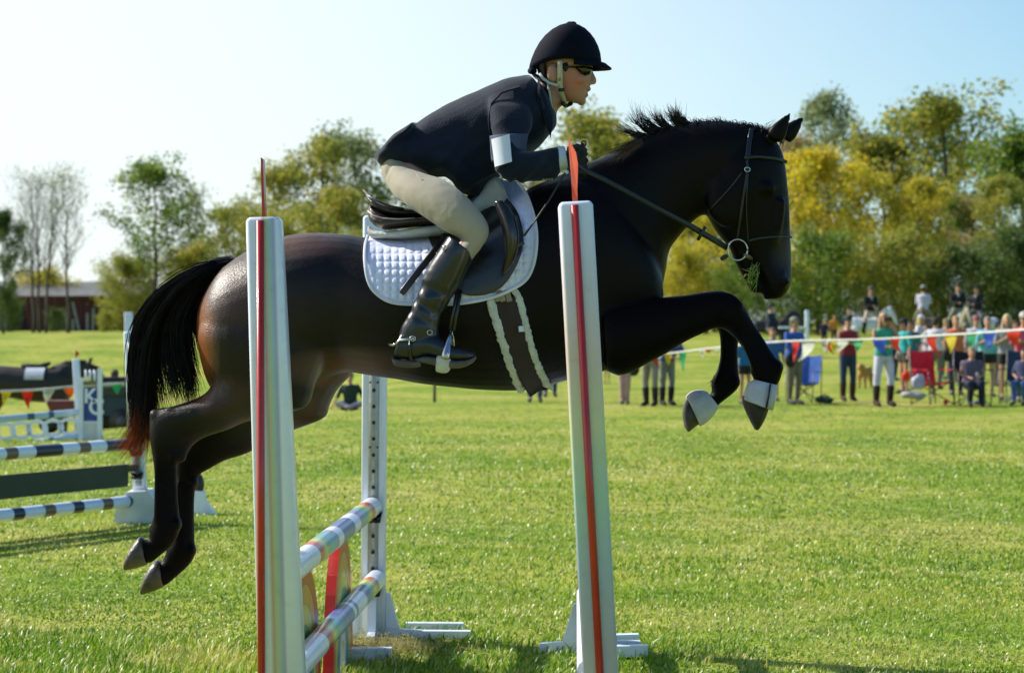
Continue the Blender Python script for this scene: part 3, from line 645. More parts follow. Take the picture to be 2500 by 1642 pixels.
for k_, (pts_, n_, sd_) in enumerate([
    ([(470, 330), (420, 305), (370, 285), (310, 258), (262, 222)], 14, .3), ([(510, 320), (450, 292), (400, 268), (350, 240), (300, 205)], 12, .3), ([(500, 318), (440, 300), (390, 290), (340, 275), (300, 262)], 12, .3),
    ([(540, 300), (480, 262), (430, 220), (385, 170), (350, 105)], 18, .3), ([(570, 295), (500, 262), (450, 215), (420, 150), (402, 92)], 20, .3), ([(610, 285), (550, 245), (505, 215), (460, 180), (425, 140)], 24, .4),
    ([(660, 280), (610, 240), (570, 205), (540, 165), (512, 122)], 30, .5), ([(690, 270), (640, 240), (600, 205), (575, 170), (560, 135)], 34, .5), ([(740, 262), (700, 225), (675, 195), (655, 160), (640, 118)], 60, 1),
    ([(770, 262), (735, 220), (710, 190), (690, 160), (672, 112)], 70, 1), ([(800, 262), (765, 225), (740, 200), (715, 175), (695, 150)], 60, 1), ([(640, 300), (590, 270), (540, 250), (490, 235), (450, 215)], 50, .6)]):
    hair('mane', [(C4, pts_), (C4, [(x+14, y+8) for x, y in pts_])], int(n_*1.3), .0017, MANEM, .006*sd_, .014, None, horse, dspread=.016, seed=40+k_, lenvar=(.7, 1))
tg = []
for i in range(15):
    x = 430+i*62; y = 318-110*math.sin(min(1, i/9)*1.57)+(max(0, i-9)*9); l = 60+20*math.sin(i*2.1)
    tg.append((C4, [(x+25, y+50), (x+10, y+22), (x-10, y+6), (x-34, y+2-l*.10), (x-60, y+14-l*.08)]))
hair('mane', tg, 700, .0021, MANEM, .004, .005, None, horse, dspread=.03, seed=13, lenvar=(.5, 1))
WITHERM = hair_mat('brown_mane_hair', (.09, .05, .035), (.20, .13, .09), .15)
hair('mane', [(C4, [(440, 345), (380, 366), (310, 400), (260, 428), (222, 452)]), (C4, [(460, 360), (400, 400), (350, 430), (310, 460), (290, 490)])], 90, .0014, WITHERM, .012, .01, None, horse, d0=7.99, dspread=.03, seed=14, lenvar=(.6, 1))
hair('forelock', [(C4, [(1300, 300), (1290, 270), (1330, 235), (1370, 215)]), (C4, [(1400, 340), (1425, 350), (1425, 375), (1420, 410)])], 160, .0019, MANEM, .008, .01, None, horse, dspread=.02, seed=15, lenvar=(.5, 1))

for c_, x_, y_, d_ in ((CH, 322, 1010, 7.96), (CH, 425, 1130, 8.24), (C5, 1385, 870, 8.27)):      # fetlock hair
    hair('fetlock_hair', [(c_, [(x_+24, y_-50), (x_+2, y_-14), (x_-14, y_+14), (x_-12, y_+42)]), (c_, [(x_+26, y_-20), (x_+4, y_+8), (x_-8, y_+30), (x_-2, y_+52)])], 45, .0012, MANEM, .006, .006, None, horse, d0=d_, dspread=.012, seed=int(x_), lenvar=(.6, 1))
# ------------------------------------------------------------------ things laid over the horse
def onto(px, py, off=.006, d0=8.1, bvh=None, maxd=8.16):
    """the point of the horse's near side seen at a photo pixel, lifted by off towards the viewer's side"""
    o = Vector((0, 0, EYE)); dr = (P(px, py, 8.)-o).normalized()
    h = (bvh or HBVH).ray_cast(o, dr)
    if h[0] is not None and h[0].y < maxd:
        return h[0]+Vector((0, -off, 0)) if abs(h[1].y) > .5 else h[0]-Vector((0, off, 0))+Vector((h[1].x, 0, h[1].z))*off*.5
    return None
def smooth_grid(gr):
    """fill misses and smooth the depth of a grid of (x, y, z or None)"""
    return gr
def patch(c, poly, off, thick=.006, rings=26, sub=6, fn=None, d_fix=None, maxd=8.16, centre=None, blend=0.):
    """star-shaped sheet over the horse's near side bounded by poly"""
    keys = [np.array([c[0]+x*c[2], c[1]+y*c[2]]) for x, y in poly]; n0 = len(keys); bd = []
    for i in range(n0):
        p0, p1, p2, p3 = keys[i-1], keys[i], keys[(i+1) % n0], keys[(i+2) % n0]
        for k in range(sub):
            t = k/sub; bd.append(.5*((2*p1)+(-p0+p2)*t+(2*p0-5*p1+4*p2-p3)*t*t+(-p0+3*p1-3*p2+p3)*t**3))
    cc = np.array([c[0]+centre[0]*c[2], c[1]+centre[1]*c[2]]) if centre else sum(bd)/len(bd)
    n = len(bd); rs = []; cache = []
    for r in range(rings+1):
        f = max(.012, r/rings); ring = []
        for b in bd:
            q = cc+(b-cc)*f
            h = None if d_fix else onto(q[0], q[1], 0, maxd=maxd)
            ring.append([q[0], q[1], h.y if h is not None else np.nan])
        cache.append(ring)
    A = np.array(cache)
    D = A[:, :, 2]
    if d_fix: D[:] = d_fix
    m = np.nanmedian(D)
    # fill misses ring by ring with the inner neighbour plus a gentle curve
    for r in range(rings+1):
        for j in range(n):
            if np.isnan(D[r, j]): D[r, j] = (D[r-1, j]+.004) if r else m
    for _ in range(10):
        E = D.copy(); E[1:-1] = (D[1:-1]*2+D[:-2]+D[2:]+np.roll(D, 1, 1)[1:-1]+np.roll(D, -1, 1)[1:-1])/6
        E[-1] = (D[-1]*2+np.roll(D, 1, 1)[-1]+np.roll(D, -1, 1)[-1])/4; D = np.minimum(E, D) if blend == 0 else E
    for r in range(rings+1):
        ring = []
        for j in range(n):
            px, py = A[r, j, 0], A[r, j, 1]; edge = 1-(r/rings)**8*.35
            ring.append(P(px, py, D[r, j]-off-(fn(px, py, r/rings) if fn else 0)*edge))
        rs.append(ring)
    rs.append([p+Vector((0, thick, 0)) for p in rs[-1]]); rs.append([rs[-1][0]*0+sum(rs[-1], Vector())/n+(p-sum(rs[-1], Vector())/n)*.93 for p in rs[-1]])
    return MB().rings(rs, True)
LEATHER = mat('dark_brown_leather', (.022, .012, .009), (.035, .016, .010), 6, .30, .15, 60, coat=.3, rough2=.45)
LEATHERB = mat('black_leather', (.008, .008, .010), (.014, .013, .014), 6, .32, .12, 60, coat=.2)
PADW = mat('white_quilted_cotton', (.72, .75, .95), (.66, .69, .90), 12, .8, .1, 200, sheen=.2)
FLEECE = mat('white_fleece', (.66, .66, .62), (.52, .53, .50), 30, .95, .8, 120, sheen=.3)
def quilt(px, py, f):
    u, v = (px-880)/9.4, (py-600)/9.4
    a = abs(math.sin(math.pi*u*.5))*abs(math.sin(math.pi*v*.5))
    return .0070*min(1, a*1.6) if f < .955 else .002
pad = empty('saddle_pad', (-.4, 8.0, 1.4), 'white quilted saddle pad under the brown saddle on the bay horse', 'saddle pad')
pad_poly = [(100,455), (82,520), (80,620), (100,740), (150,822), (250,880), (400,893), (560,892), (700,886), (880,852), (1000,806), (1100,742), (1150,650), (1172,520), (1168,400), (1140,280), (1100,180), (1050,112), (960,104), (900,80), (880,200), (700,330), (480,440), (300,452), (180,445)]
link('quilted_panel', patch(C3, pad_poly, .012, .012, 90, 14, quilt, centre=(640, 640)), PADW, pad, True)
def strip(c, pts, wd, off, thick=.004, mtx=None, sub=5, d=None, taper=None, maxd=8.2):
    """flat strap following photo pixels on the near side of the horse"""
    pp = catmull([np.array([c[0]+x*c[2], c[1]+y*c[2]]) for x, y in pts], sub); q = []; ds = []
    for p in pp:
        h = None if d else onto(p[0], p[1], 0, maxd=maxd); ds.append(h.y if h is not None else (d if d else np.nan))
    ds = np.array(ds, float)
    if np.isnan(ds).all(): ds[:] = 8.0
    idx = np.arange(len(ds)); ok = ~np.isnan(ds); ds = np.interp(idx, idx[ok], ds[ok])
    for _ in range(3): ds[1:-1] = np.minimum(ds[1:-1], (ds[:-2]+ds[2:])/2+.002) if not d else ds[1:-1]
    q = [P(p[0], p[1], dd-off) for p, dd in zip(pp, ds)]; rs = []
    for i, p in enumerate(q):
        t = (q[min(i+1, len(q)-1)]-q[max(i-1, 0)]).normalized(); s = t.cross(Vector((0, 1, 0))).normalized()
        w_ = wd/2*(taper(i/(len(q)-1)) if taper else 1); u = s.cross(t)*thick/2
        rs.append([p-s*w_-u*.6, p-s*w_+u*.6, p-s*w_*.7+u, p+s*w_*.7+u, p+s*w_+u*.6, p+s*w_-u*.6, p+s*w_*.7-u, p-s*w_*.7-u])
    return MB().rings(rs, True)
BIND = mat('white_binding', (.74, .76, .86), rough=.7)
link('binding', strip(C3, [(100,455), (82,520), (80,620), (100,740), (150,822), (250,880), (400,893), (560,892), (700,886), (880,852), (1000,806), (1100,742), (1150,650), (1172,520), (1168,400), (1140,280), (1100,180), (1050,112)], .011, .022, .006), BIND, pad, True)
# far side of the pad, seen only from elsewhere
bp_ = MB(); loft(bp_, C3, [(100,470, 130,800, .01, 8.33), (300,470, 300,880, .012, 8.40), (600,430, 600,890, .012, 8.42), (900,250, 900,850, .012, 8.41), (1150,420, 1120,720, .01, 8.36)], n=12, sub=3)
link('far_panel', bp_, PADW, pad, True)
half = empty('half_pad', (-.4, 8.0, 1.7), 'thick off-white fleece half pad between saddle and quilted pad', 'saddle pad')
hb = MB(); loft(hb, C3, [(100,385, 112,470, .10), (150,425, 160,482, .13), (230,430, 240,484, .15), (330,420, 350,484, .165), (450,402, 470,474, .17), (560,380, 600,470, .16), (700,300, 720,420, .13), (800,190, 830,330, .10), (862,88, 930,330, .085), (905,72, 985,310, .09), (960,130, 1018,285, .07)], d=8.09, n=24, p=2.6)
link('fleece', remesh(hb, .008, 3, 'fleece'), mat('off_white_wool', (.50, .51, .47), (.42, .43, .40), 15, .9, .4, 90), half, True)

sad = empty('saddle', (-.35, 8.05, 1.5), 'dark brown leather jumping saddle with stirrup on the white quilted pad', 'saddle')
sb = MB(); loft(sb, C3, [(70,166, 82,190, .03), (92,185, 112,250, .10), (130,222, 145,290, .15), (200,258, 210,330, .165), (280,280, 300,348, .16), (380,292, 420,350, .145), (500,290, 540,360, .13), (620,260, 660,340, .12), (740,200, 780,300, .10), (820,130, 860,240, .085), (870,90, 900,200, .05)], d=8.1, n=26, p=2.5)
link('seat', remesh(sb, .007, 3, 'seat'), LEATHERB, sad, True)
sb = MB(); loft(sb, C3, [(104,292, 118,372, .11), (135,325, 150,398, .14), (200,345, 210,420, .155), (300,350, 310,412, .16), (430,340, 440,400, .16), (560,330, 560,400, .15)], d=8.09, n=26, p=2.6)
loft(sb, C3, [(108,235, 122,330, .10), (140,280, 150,350, .13), (220,325, 225,380, .145), (320,345, 320,385, .14), (430,340, 440,380, .13)], d=8.09, n=22, p=2.5)
link('panel', remesh(sb, .007, 3, 'panel'), LEATHER, sad, True)
link('piping', MB().tube([K(C3, 100, 300, 7.98), K(C3, 135, 330, 7.96), K(C3, 200, 348, 7.945), K(C3, 300, 352, 7.94), K(C3, 400, 346, 7.94)], .0035, 6), mat('pale_piping', (.5, .48, .45), rough=.4), sad, True)
link('cantle_binding', MB().tube([K(C3, 72, 170, 8.09), K(C3, 100, 200, 8.0), K(C3, 150, 232, 7.96), K(C3, 230, 266, 7.95), K(C3, 330, 286, 7.96)], .004, 6), LEATHER, sad, True)
flap_poly = [(440,350), (470,420), (498,505), (560,620), (640,760), (700,822), (770,838), (860,828), (940,790), (1000,724), (1045,645), (1082,550), (1088,450), (1068,350), (1022,262), (950,195), (880,180), (700,250), (560,300)]
link('flap', patch(C3, flap_poly, .030, .012, 30, 6, None, centre=(780, 540)), LEATHERB, sad, True)
kr = MB(); loft(kr, C3, [(905,238, 955,232, .012, 7.74), (918,290, 1000,282, .024, 7.735), (938,350, 1036,345, .032, 7.725), (956,430, 1058,435, .036, 7.72), (966,520, 1056,535, .036, 7.722), (966,600, 1030,615, .030, 7.73), (955,665, 992,675, .018, 7.74), (950,695, 968,700, .008, 7.745)], n=20, sub=4)
link('knee_roll', kr, mat('brown_leather_roll', (.030, .016, .011), (.010, .008, .008), 5, .28, .08, 60, coat=.3), sad, True)
link('stirrup_keeper', strip(C3, [(985,540), (1040,520), (1092,498)], .016, .066, .006), LEATHERB, sad, True)
link('stirrup_leather', strip(C3, [(600,450), (520,560), (440,660), (370,750), (312,826)], .023, .030, .005, taper=lambda t: 1 if t < .96 else .75), LEATHER, sad, True)
for a, b in (((672,790), (622,1050)), ((690,800), (645,1060))):
    link('stirrup_leather', MB().tube([K(C3, *a, 7.73), K(C3, (a[0]+b[0])/2, (a[1]+b[1])/2, 7.715), K(C3, *b, 7.70)], .006, 6, flat=.5), LEATHERB, sad, True)
st = MB(); st.tube([K(C3, 626, 1062, 7.70), K(C3, 618, 1110, 7.69), K(C3, 605, 1160, 7.67), K(C3, 598, 1205, 7.655), K(C3, 592, 1235, 7.645)], [.005, .008, .012, .016, .015], 8, flat=.6)
st.tube([K(C3, 626, 1062, 7.70), K(C3, 640, 1110, 7.75), K(C3, 640, 1180, 7.78), K(C3, 628, 1235, 7.785)], [.005, .007, .009, .011], 8)
iron = link('stirrup_iron', st, STEEL, sad, True)
tr_ = MB(); loft(tr_, C3, [(538,1222, 532,1310, .05), (552,1212, 542,1322, .062), (590,1208, 580,1330, .066), (618,1216, 610,1322, .062), (632,1230, 624,1300, .05)], d=7.715, n=16, sub=3, p=4)
link('tread', tr_, mat('worn_tread', (.62, .62, .52), (.45, .45, .38), 20, .5, .4, 80), iron, True)

gir = empty('girth', (.1, 8.0, 1.0), 'dark brown girth edged with white fleece round the belly of the bay horse', 'girth')
GCOL = mat('dark_brown_webbing', (.022, .012, .012), (.03, .017, .015), 20, .75, .3, 120)
link('strap', strip(C3, [(962,862), (985,940), (1020,1050), (1060,1170), (1105,1290), (1150,1380), (1190,1440)], .078, .006, .008), GCOL, gir, True)
for x0 in (915, 950, 990): link('elastic', strip(C3, [(x0-8,800), (x0+2,840), (x0+12,875)], .019, .014, .004), mat('tan_elastic', (.30, .27, .20), (.24, .21, .16), 30, .8, .3, 90), gir, True)
def fleece(pts, wd, seed):
    rd = random.Random(seed); pp = catmull([np.array(p) for p in pts], 9); mb = MB()
    for i, p in enumerate(pp):
        f = i/(len(pp)-1)
        for k in range(7):
            q = K(C3, p[0]+rd.uniform(-wd/2, wd/2), p[1]+rd.uniform(-6, 6), 8.0); h = onto(C3[0]+(p[0]+rd.uniform(-wd/2, wd/2))*C3[2], C3[1]+(p[1]+rd.uniform(-7, 7))*C3[2], .008)
            if h is None: h = P(C3[0]+p[0]*C3[2], C3[1]+p[1]*C3[2], 8.05)
            r = rd.uniform(.006, .010); mb.ell(h, (r, r*.8, r), 7, 5)
    return remesh(mb, .0035, 1, 'fleece_edge')
link('fleece_edge', fleece([(884,868), (895,930), (920,1010), (945,1100), (975,1190), (1005,1280), (1040,1370), (1078,1440)], 34, 1), FLEECE, gir, True)
link('fleece_edge', fleece([(1030,800), (1060,860), (1085,950), (1110,1050), (1130,1130), (1160,1230), (1195,1320), (1235,1390), (1268,1425)], 26, 2), FLEECE, gir, True)
link('label_tag', strip(C3, [(1058,1050), (1092,1046)], .02, .022, .003), BIND, gir, True)
under = MB(); rs = []
for i in range(15):                                     # under the belly and up the far side
    a = math.pi*.02+math.pi*i/14; ring = []
    for dx in (-.04, .04):
        cx = 1.0*(1-math.sin(a))*0; base = P(C3[0]+1185*C3[2]+dx*679, C3[1]+1100*C3[2], 8.1)
        dr = Vector((0, -math.cos(a), -math.sin(a)))
        h = HBVH.ray_cast(base+dr*.9, -dr); q = (h[0]+dr*.008) if h[0] is not None else base+dr*.3
        ring.append(q)
    rs.append([ring[0], ring[1], ring[1]+dr*.006, ring[0]+dr*.006])
link('strap', MB().rings(rs[6:]), GCOL, gir, True)

bri = empty('bridle', (.7, 8.1, 1.7), 'black leather bridle with a silver ring bit on the bay horse', 'bridle')
BRL = mat('blue_black_leather', (.010, .012, .018), (.016, .018, .026), 10, .38, .1, 80)
def strap(pts, wd, name='cheek_strap', off=.004, th=.005, **k): return link(name, strip(C4, pts, wd, off, th, **k), BRL, bri, True)
strap([(1215,262), (1202,330), (1192,400), (1185,470)], .017, 'headpiece', .005, .006)
strap([(1183,465), (1184,560), (1170,650), (1152,760), (1135,880), (1118,1010)], .009)
strap([(1190,560), (1182,680), (1178,800), (1184,920), (1190,1020)], .0045, 'noseband_hanger')
strap([(1165,462), (1250,455), (1340,462), (1410,474), (1455,492)], .011, 'browband', .006, .009)
strap([(1150,560), (1080,650), (1000,740), (920,822)], .0055, 'throat_lash')
strap([(1190,1027), (1260,1010), (1350,1000), (1430,998), (1486,1002)], .008, 'noseband')
link('buckle', MB().tube([K(C4, 1185+19*math.cos(a), 541+15*math.sin(a), 7.965) for a in [i*.5236 for i in range(13)]], .0022, 6), STEEL, bri, True)
rc = onto(C4[0]+1118*C4[2], C4[1]+1086*C4[2], .012); ry = rc.y if rc else 8.0
link('bit_ring', MB().tube([K(C4, 1119+67*math.cos(a), 1087+71*math.sin(a), ry-.012) for a in [i*math.pi/16 for i in range(33)]], .0034, 8), STEEL, bri, True)
link('mouthpiece', MB().tube([K(C4, 1168, 1120, ry-.012), K(C4, 1195, 1135, ry), K(C4, 1222, 1152, ry+.02)], [.007, .008, .006], 8), mat('tan_bit_guard', (.22, .16, .08), rough=.5), bri, True)
link('strap_end', MB().tube([K(C4, 1052, 1125, ry-.01), K(C4, 1025, 1140, ry-.01), K(C4, 1003, 1152, ry-.01)], [.006, .009, .006], 8, flat=.5), BRL, bri, True)
rein = [(1048,1075), (960,1022), (870,970), (790,922), (700,872), (580,808), (450,737), (330,672), (210,608), (110,560), (40,515)]
dd = [ry-.005, 7.97, 7.95, 7.93, 7.90, 7.87, 7.85, 7.83, 7.81, 7.80, 7.80]
pp = [K(C4, x, y, d) for (x, y), d in zip(rein, dd)]; rs = []
for i, p in enumerate(pp):
    t = (pp[min(i+1, len(pp)-1)]-pp[max(i-1, 0)]).normalized(); s = t.cross(Vector((0, 1, 0))).normalized()*(.0085 if i > 3 else .0105); u = Vector((0, .0022, 0)); rs.append([p-s-u, p+s-u, p+s+u, p-s+u])
link('rein', MB().rings(rs), BRL, bri, True)
pp2 = [p+Vector((0, (8.1-p.y)*2, 0)) for p in pp]
pp2 = [K(C4, x, y, 16.2-d) for (x, y), d in zip(rein, dd)]; link('rein', MB().tube(pp2, .005, 5), BRL, bri, True)
link('rein_stop', MB().tube([K(C4, 900, 930, 7.94), K(C4, 875, 975, 7.945), K(C4, 848, 1022, 7.95)], .006, 6), BRL, bri, True)

# bell boots
BOOTW = mat('pale_grey_rubber', (.56, .57, .62), (.46, .47, .52), 25, .7, .5, 180)
def bell(sts, d, label):
    o = empty('bell_boot', K(C5, *sts[0][:2], d), label, 'horse boot', 'white bell boots on the front hooves')
    b = MB(); loft(b, C5, sts, d=d, n=26, sub=4, p=2.4); link('cuff', b, BOOTW, o, True); return o
b1 = bell([(1690,862, 1868,905, .045), (1672,872, 1862,930, .055), (1640,900, 1856,985, .064), (1618,955, 1845,1040, .07), (1606,1005, 1830,1094, .074), (1612,1018, 1820,1096, .06)], 7.94, 'pale rubber bell boot with a strap on the upper, further forward hoof')
link('strap', MB().tube([K(C5, 1815, 895, 7.866), K(C5, 1803, 985, 7.862), K(C5, 1782, 1080, 7.866)], .003, 6), BLACKP, b1, True)
link('closure', MB().prism([K(C5, 1822, 896, 7.87), K(C5, 1862, 903, 7.89), K(C5, 1838, 1092, 7.885), K(C5, 1795, 1082, 7.866)], (0, -.006, 0), (0, .012, 0)), BOOTW, b1, True)
bell([(1325,950, 1412,1062, .045), (1290,940, 1412,1085, .056), (1235,945, 1385,1130, .066), (1195,965, 1335,1185, .072), (1172,990, 1285,1216, .074), (1176,1004, 1272,1212, .06)], 8.27, 'pale rubber bell boot on the lower, tucked-back front hoof')

# mouthful of grass
gm = MB(); rd = random.Random(4)
for i in range(34):
    a = K(C4, rd.uniform(1215, 1275), rd.uniform(1160, 1330), rd.uniform(8.04, 8.12)); tgt = K(C4, rd.gauss(1190, 35), rd.uniform(1200, 1400), rd.uniform(8.0, 8.1))
    m_ = (a+tgt)/2+Vector((rd.uniform(-.01, .01), -.02, rd.uniform(0, .02))); gm.tube([a, m_, tgt], [.0018, .0024, .0007], 4, flat=.4)
tag(link('grass_tuft', gm, leaf_mat('fresh_and_dry_grass', [(.10, .26, .02), (.20, .38, .04), (.42, .46, .14), (.62, .58, .36)]), None, True, K(C4, 1230, 1250)), 'tuft of grass hanging from the mouth of the bay horse', 'grass')
# ------------------------------------------------------------------ the rider
JACK = mat('navy_wool', (.010, .016, .033), (.007, .012, .026), 5, .75, .25, 150, spec=.12, sheen=.2)
BREECH = mat('beige_stretch_cotton', (.34, .305, .235), (.30, .27, .21), 7, .8, .15, 200, sheen=.15)
BOOTL = mat('polished_black_leather', (.007, .009, .016), (.010, .012, .02), 8, .30, .05, 50, coat=.3)
SOLE = mat('worn_sole', (.11, .10, .08), (.07, .065, .055), 25, .7, .3, 100)
def fold(amp, f, sx=1., sz=1.):
    def g(p, n):
        q = Vector((p.x*f*sx, p.y*f, p.z*f*sz)); a = noise.noise(q+Vector((noise.noise(q*.5)*2, 0, 0))); return amp*(a-abs(noise.noise(q*1.7))*.8)
    return g
# body (skin): head, neck and slim limbs that run inside the clothes
rb = MB()
loft(rb, CF, [(560,330, 800,330, .05), (470,400, 1000,400, .068), (410,500, 1070,520, .075), (395,600, 1082,640, .077), (400,700, 1085,725, .077), (418,780, 1066,792, .074), (440,850, 1056,840, .072), (478,900, 1052,900, .069), (520,960, 1042,965, .066), (560,1020, 1018,1020, .062), (610,1080, 1000,1060, .056), (660,1130, 985,1120, .050), (710,1165, 972,1165, .042), (760,1190, 950,1200, .034), (820,1200, 915,1212, .024)], n=30, sub=4, p=2.2)
loft(rb, CF, [(420,760, 740,1120, .052), (390,860, 730,1200, .056), (370,960, 690,1245, .058), (350,1070, 640,1290, .062), (330,1200, 600,1400, .07)], n=22, sub=4)
rb.tube([K(CF, 1052, 800), K(CF, 1066, 850), K(CF, 1078, 900), K(CF, 1082, 935)], [.007, .0095, .013, .014], 10, round_ends=True)     # nose
for sgn in (-1, 1): rb.ell(K(CF, 1052, 948, 8.1+sgn*.013), (.012, .009, .009))
rb.ell(K(CF, 1018, 1030, 8.1), (.012, .024, .009)); rb.ell(K(CF, 985, 1105, 8.1), (.012, .022, .009)); rb.ell(K(CF, 935, 1178, 8.1), (.017, .024, .018))
for sgn in (-1, 1):                                   # ears
    rb.ell(K(CF, 575, 830, 8.1+sgn*.077), (.023, .013, .036)); rb.tube([K(CF, 540+45*math.sin(a), 830-75*math.cos(a), 8.1+sgn*.086) for a in [-.6+i*.5 for i in range(6)]], .005, 6)
    rb.ell(K(CF, 900, 900, 8.1+sgn*.05), (.03, .022, .022))
torso = [(175,1000, 190,1065, .05), (225,930, 262,1090, .145), (330,838, 420,1110, .175), (440,768, 580,1140, .178), (560,695, 700,1185, .172), (680,628, 850,1195, .172), (790,572, 985,1085, .182), (900,527, 1120,985, .198), (1000,492, 1225,905, .20), (1085,472, 1285,820, .165), (1130,470, 1300,740, .11)]
loft(rb, C2, [(a+(c-a)*.14, b+(d-b)*.14, c-(c-a)*.14, d-(d-b)*.14, w_*.74) for a, b, c, d, w_ in torso[3:-1]], n=20, sub=3)
arm = {-1: [K(C2, 1010, 680, 7.96), K(C2, 995, 860, 7.87), K(C2, 985, 1050, 7.81), K(C2, 1130, 1062, 7.81), K(C2, 1350, 1010, 7.90)],
       1: [K(C2, 1010, 640, 8.27), K(C2, 1010, 860, 8.36), K(C2, 1030, 1040, 8.40), K(C2, 1180, 1045, 8.36), K(C2, 1370, 1000, 8.28)]}
leg = {-1: [K(C3, 330, 60, 7.98), K(C3, 560, 240, 7.80), K(C3, 775, 440, 7.72), K(C3, 640, 700, 7.71), K(C3, 500, 880, 7.72), K(C3, 400, 1110, 7.72), K(C3, 330, 1220, 7.72)],
       1: [K(C3, 330, 60, 8.22), K(C3, 560, 240, 8.40), K(C3, 775, 440, 8.47), K(C3, 640, 700, 8.48), K(C3, 500, 880, 8.47), K(C3, 400, 1110, 8.47), K(C3, 330, 1220, 8.47)]}
for s in (-1, 1):
    rb.tube(arm[s], [.036, .036, .036, .034, .026], 10, round_ends=True); rb.tube(leg[s], [.05, .05, .036, .036, .03, .03, .03], 10, round_ends=True)
    rb.tube([leg[s][5]+Vector((0, 0, -.02)), leg[s][5]+Vector((.07, 0, -.035)), leg[s][5]+Vector((.13, 0, -.05))], [.03, .028, .02], 8, round_ends=True)
pm_ = remesh(rb, .0042, 4, 'person')
skinm, nt, b = nodes('face_skin')
g = N(nt, 'ShaderNodeNewGeometry'); ck = N(nt, 'ShaderNodeVectorMath', operation='DISTANCE'); ck.inputs[1].default_value = K(CF, 830, 960, 8.04); nt.links.new(g.outputs['Position'], ck.inputs[0])
r_ = ramp(nt, [(0, (.56, .17, .11)), (.035, (.50, .20, .13)), (.075, (.43, .22, .15)), (1, (.38, .21, .14))]); nt.links.new(ck.outputs['Value'], r_.inputs[0]); nt.links.new(r_.outputs[0], b.inputs['Base Color'])
b.inputs['Roughness'].default_value = .5; b.inputs['Subsurface Weight'].default_value = .12; b.inputs['Subsurface Scale'].default_value = .01
n2 = N(nt, 'ShaderNodeTexNoise'); n2.inputs['Scale'].default_value = 180; nt.links.new(g.outputs['Position'], n2.inputs['Vector']); bp = N(nt, 'ShaderNodeBump'); bp.inputs['Strength'].default_value = .12; bp.inputs['Distance'].default_value = .003; nt.links.new(n2.outputs['Fac'], bp.inputs['Height']); nt.links.new(bp.outputs[0], b.inputs['Normal'])
RIDER_AT = Vector((-.5, 8.1, 1.6))
person = link('person', pm_, skinm, None, True, RIDER_AT)
tag(person, 'rider in black helmet, navy jacket and beige breeches leaning forward on the leaping horse', 'person')
# jacket: torso, sleeves, skirt
jb = MB(); loft(jb, C2, torso, n=32, sub=5, p=2.3)
loft(jb, C2, [(104,985, 140,1038, .05), (190,930, 185,1060, .15), (270,880, 240,1085, .175), (330,840, 340,1110, .18)], n=20, sub=3)
loft(jb, C2, [(330,900, 350,1100, .18), (480,900, 480,1118, .185), (600,900, 600,1150, .185), (700,900, 705,1225, .175), (790,900, 790,1290, .15), (860,900, 850,1230, .12), (920,900, 905,1130, .11)], n=20, sub=4)
loft(jb, C2, [(850,585, 1120,560, .07, 8.02), (862,660, 1140,700, .068, 7.93), (868,740, 1145,790, .070, 7.89), (876,830, 1125,870, .066, 7.86), (880,920, 1105,945, .062, 7.83), (886,1010, 1100,990, .060, 7.81), (905,1090, 1080,970, .058, 7.80), (960,1150, 1085,960, .056, 7.80), (1050,1162, 1130,958, .054, 7.80), (1140,1158, 1195,950, .052, 7.81), (1230,1152, 1255,942, .050, 7.84), (1290,1140, 1300,937, .048, 7.87), (1332,1090, 1312,935, .046, 7.89)], n=24, sub=4)
loft(jb, C2, [(900,600, 1120,600, .05, 8.24), (900,740, 1145,790, .068, 8.31), (910,920, 1130,945, .06, 8.37), (960,1090, 1110,970, .056, 8.40), (1100,1130, 1160,958, .052, 8.38), (1260,1110, 1270,942, .048, 8.32), (1330,1080, 1312,935, .046, 8.29)], n=20, sub=4)
loft(jb, C2, [(392,772, 402,860, .175), (352,800, 372,900, .185), (290,848, 300,955, .182), (225,900, 240,1010, .170), (150,975, 185,1050, .12)], n=20, sub=4)
jm = remesh(jb, .0065, 2, 'jacket')
def crease_j(p, n):
    a, b_ = p.x*.8+p.z*.6, -p.x*.6+p.z*.8
    q = Vector((a*4.5, p.y*3, b_*15)); w_ = noise.noise(q+Vector((noise.noise(q*.6)*1.5, 0, 0)))
    q2 = Vector((a*13, p.y*6, b_*7+3)); return .019*(.35-abs(w_)*1.8)*max(0, min(1, (2.12-p.z)*3+.4))+.006*noise.noise(q2)
_f1 = crease_j; _f2 = fold(.006, 3.2, .8, 2.0)
displace(jm, lambda p, n: _f1(p, n)+_f2(p, n))
jk = link('jacket', jm, JACK, person, True)
cl = MB(); loft(cl, CF, [(300,830, 430,930, .075), (370,860, 520,980, .073), (420,960, 545,1080, .072), (450,1080, 560,1220, .07), (480,1180, 575,1330, .066)], n=22, sub=4)
link('collar', cl, JACK, jk, True)
link('lapel', MB().prism([K(C2, 1180, 500, 7.99), K(C2, 1250, 620, 7.985), K(C2, 1285, 720, 7.99), K(C2, 1262, 880, 7.95), K(C2, 1228, 760, 7.925), K(C2, 1175, 610, 7.925)], (0, -.004, 0), (0, .004, 0)), JACK, jk, True)
link('shirt_collar', MB().tube([K(CF, 500, 930, 8.02), K(CF, 530, 1080, 8.025), K(CF, 548, 1220, 8.035), K(CF, 572, 1320, 8.05)], [.003, .004, .004, .002], 8), mat('white_collar', (.62, .63, .60)), jk, True)
link('sleeve_seam', MB().tube([K(C2, 1065, 555, 7.93), K(C2, 950, 590, 7.91), K(C2, 885, 660, 7.885), K(C2, 868, 760, 7.87), K(C2, 880, 880, 7.85)], .004, 6), JACK, jk, True)
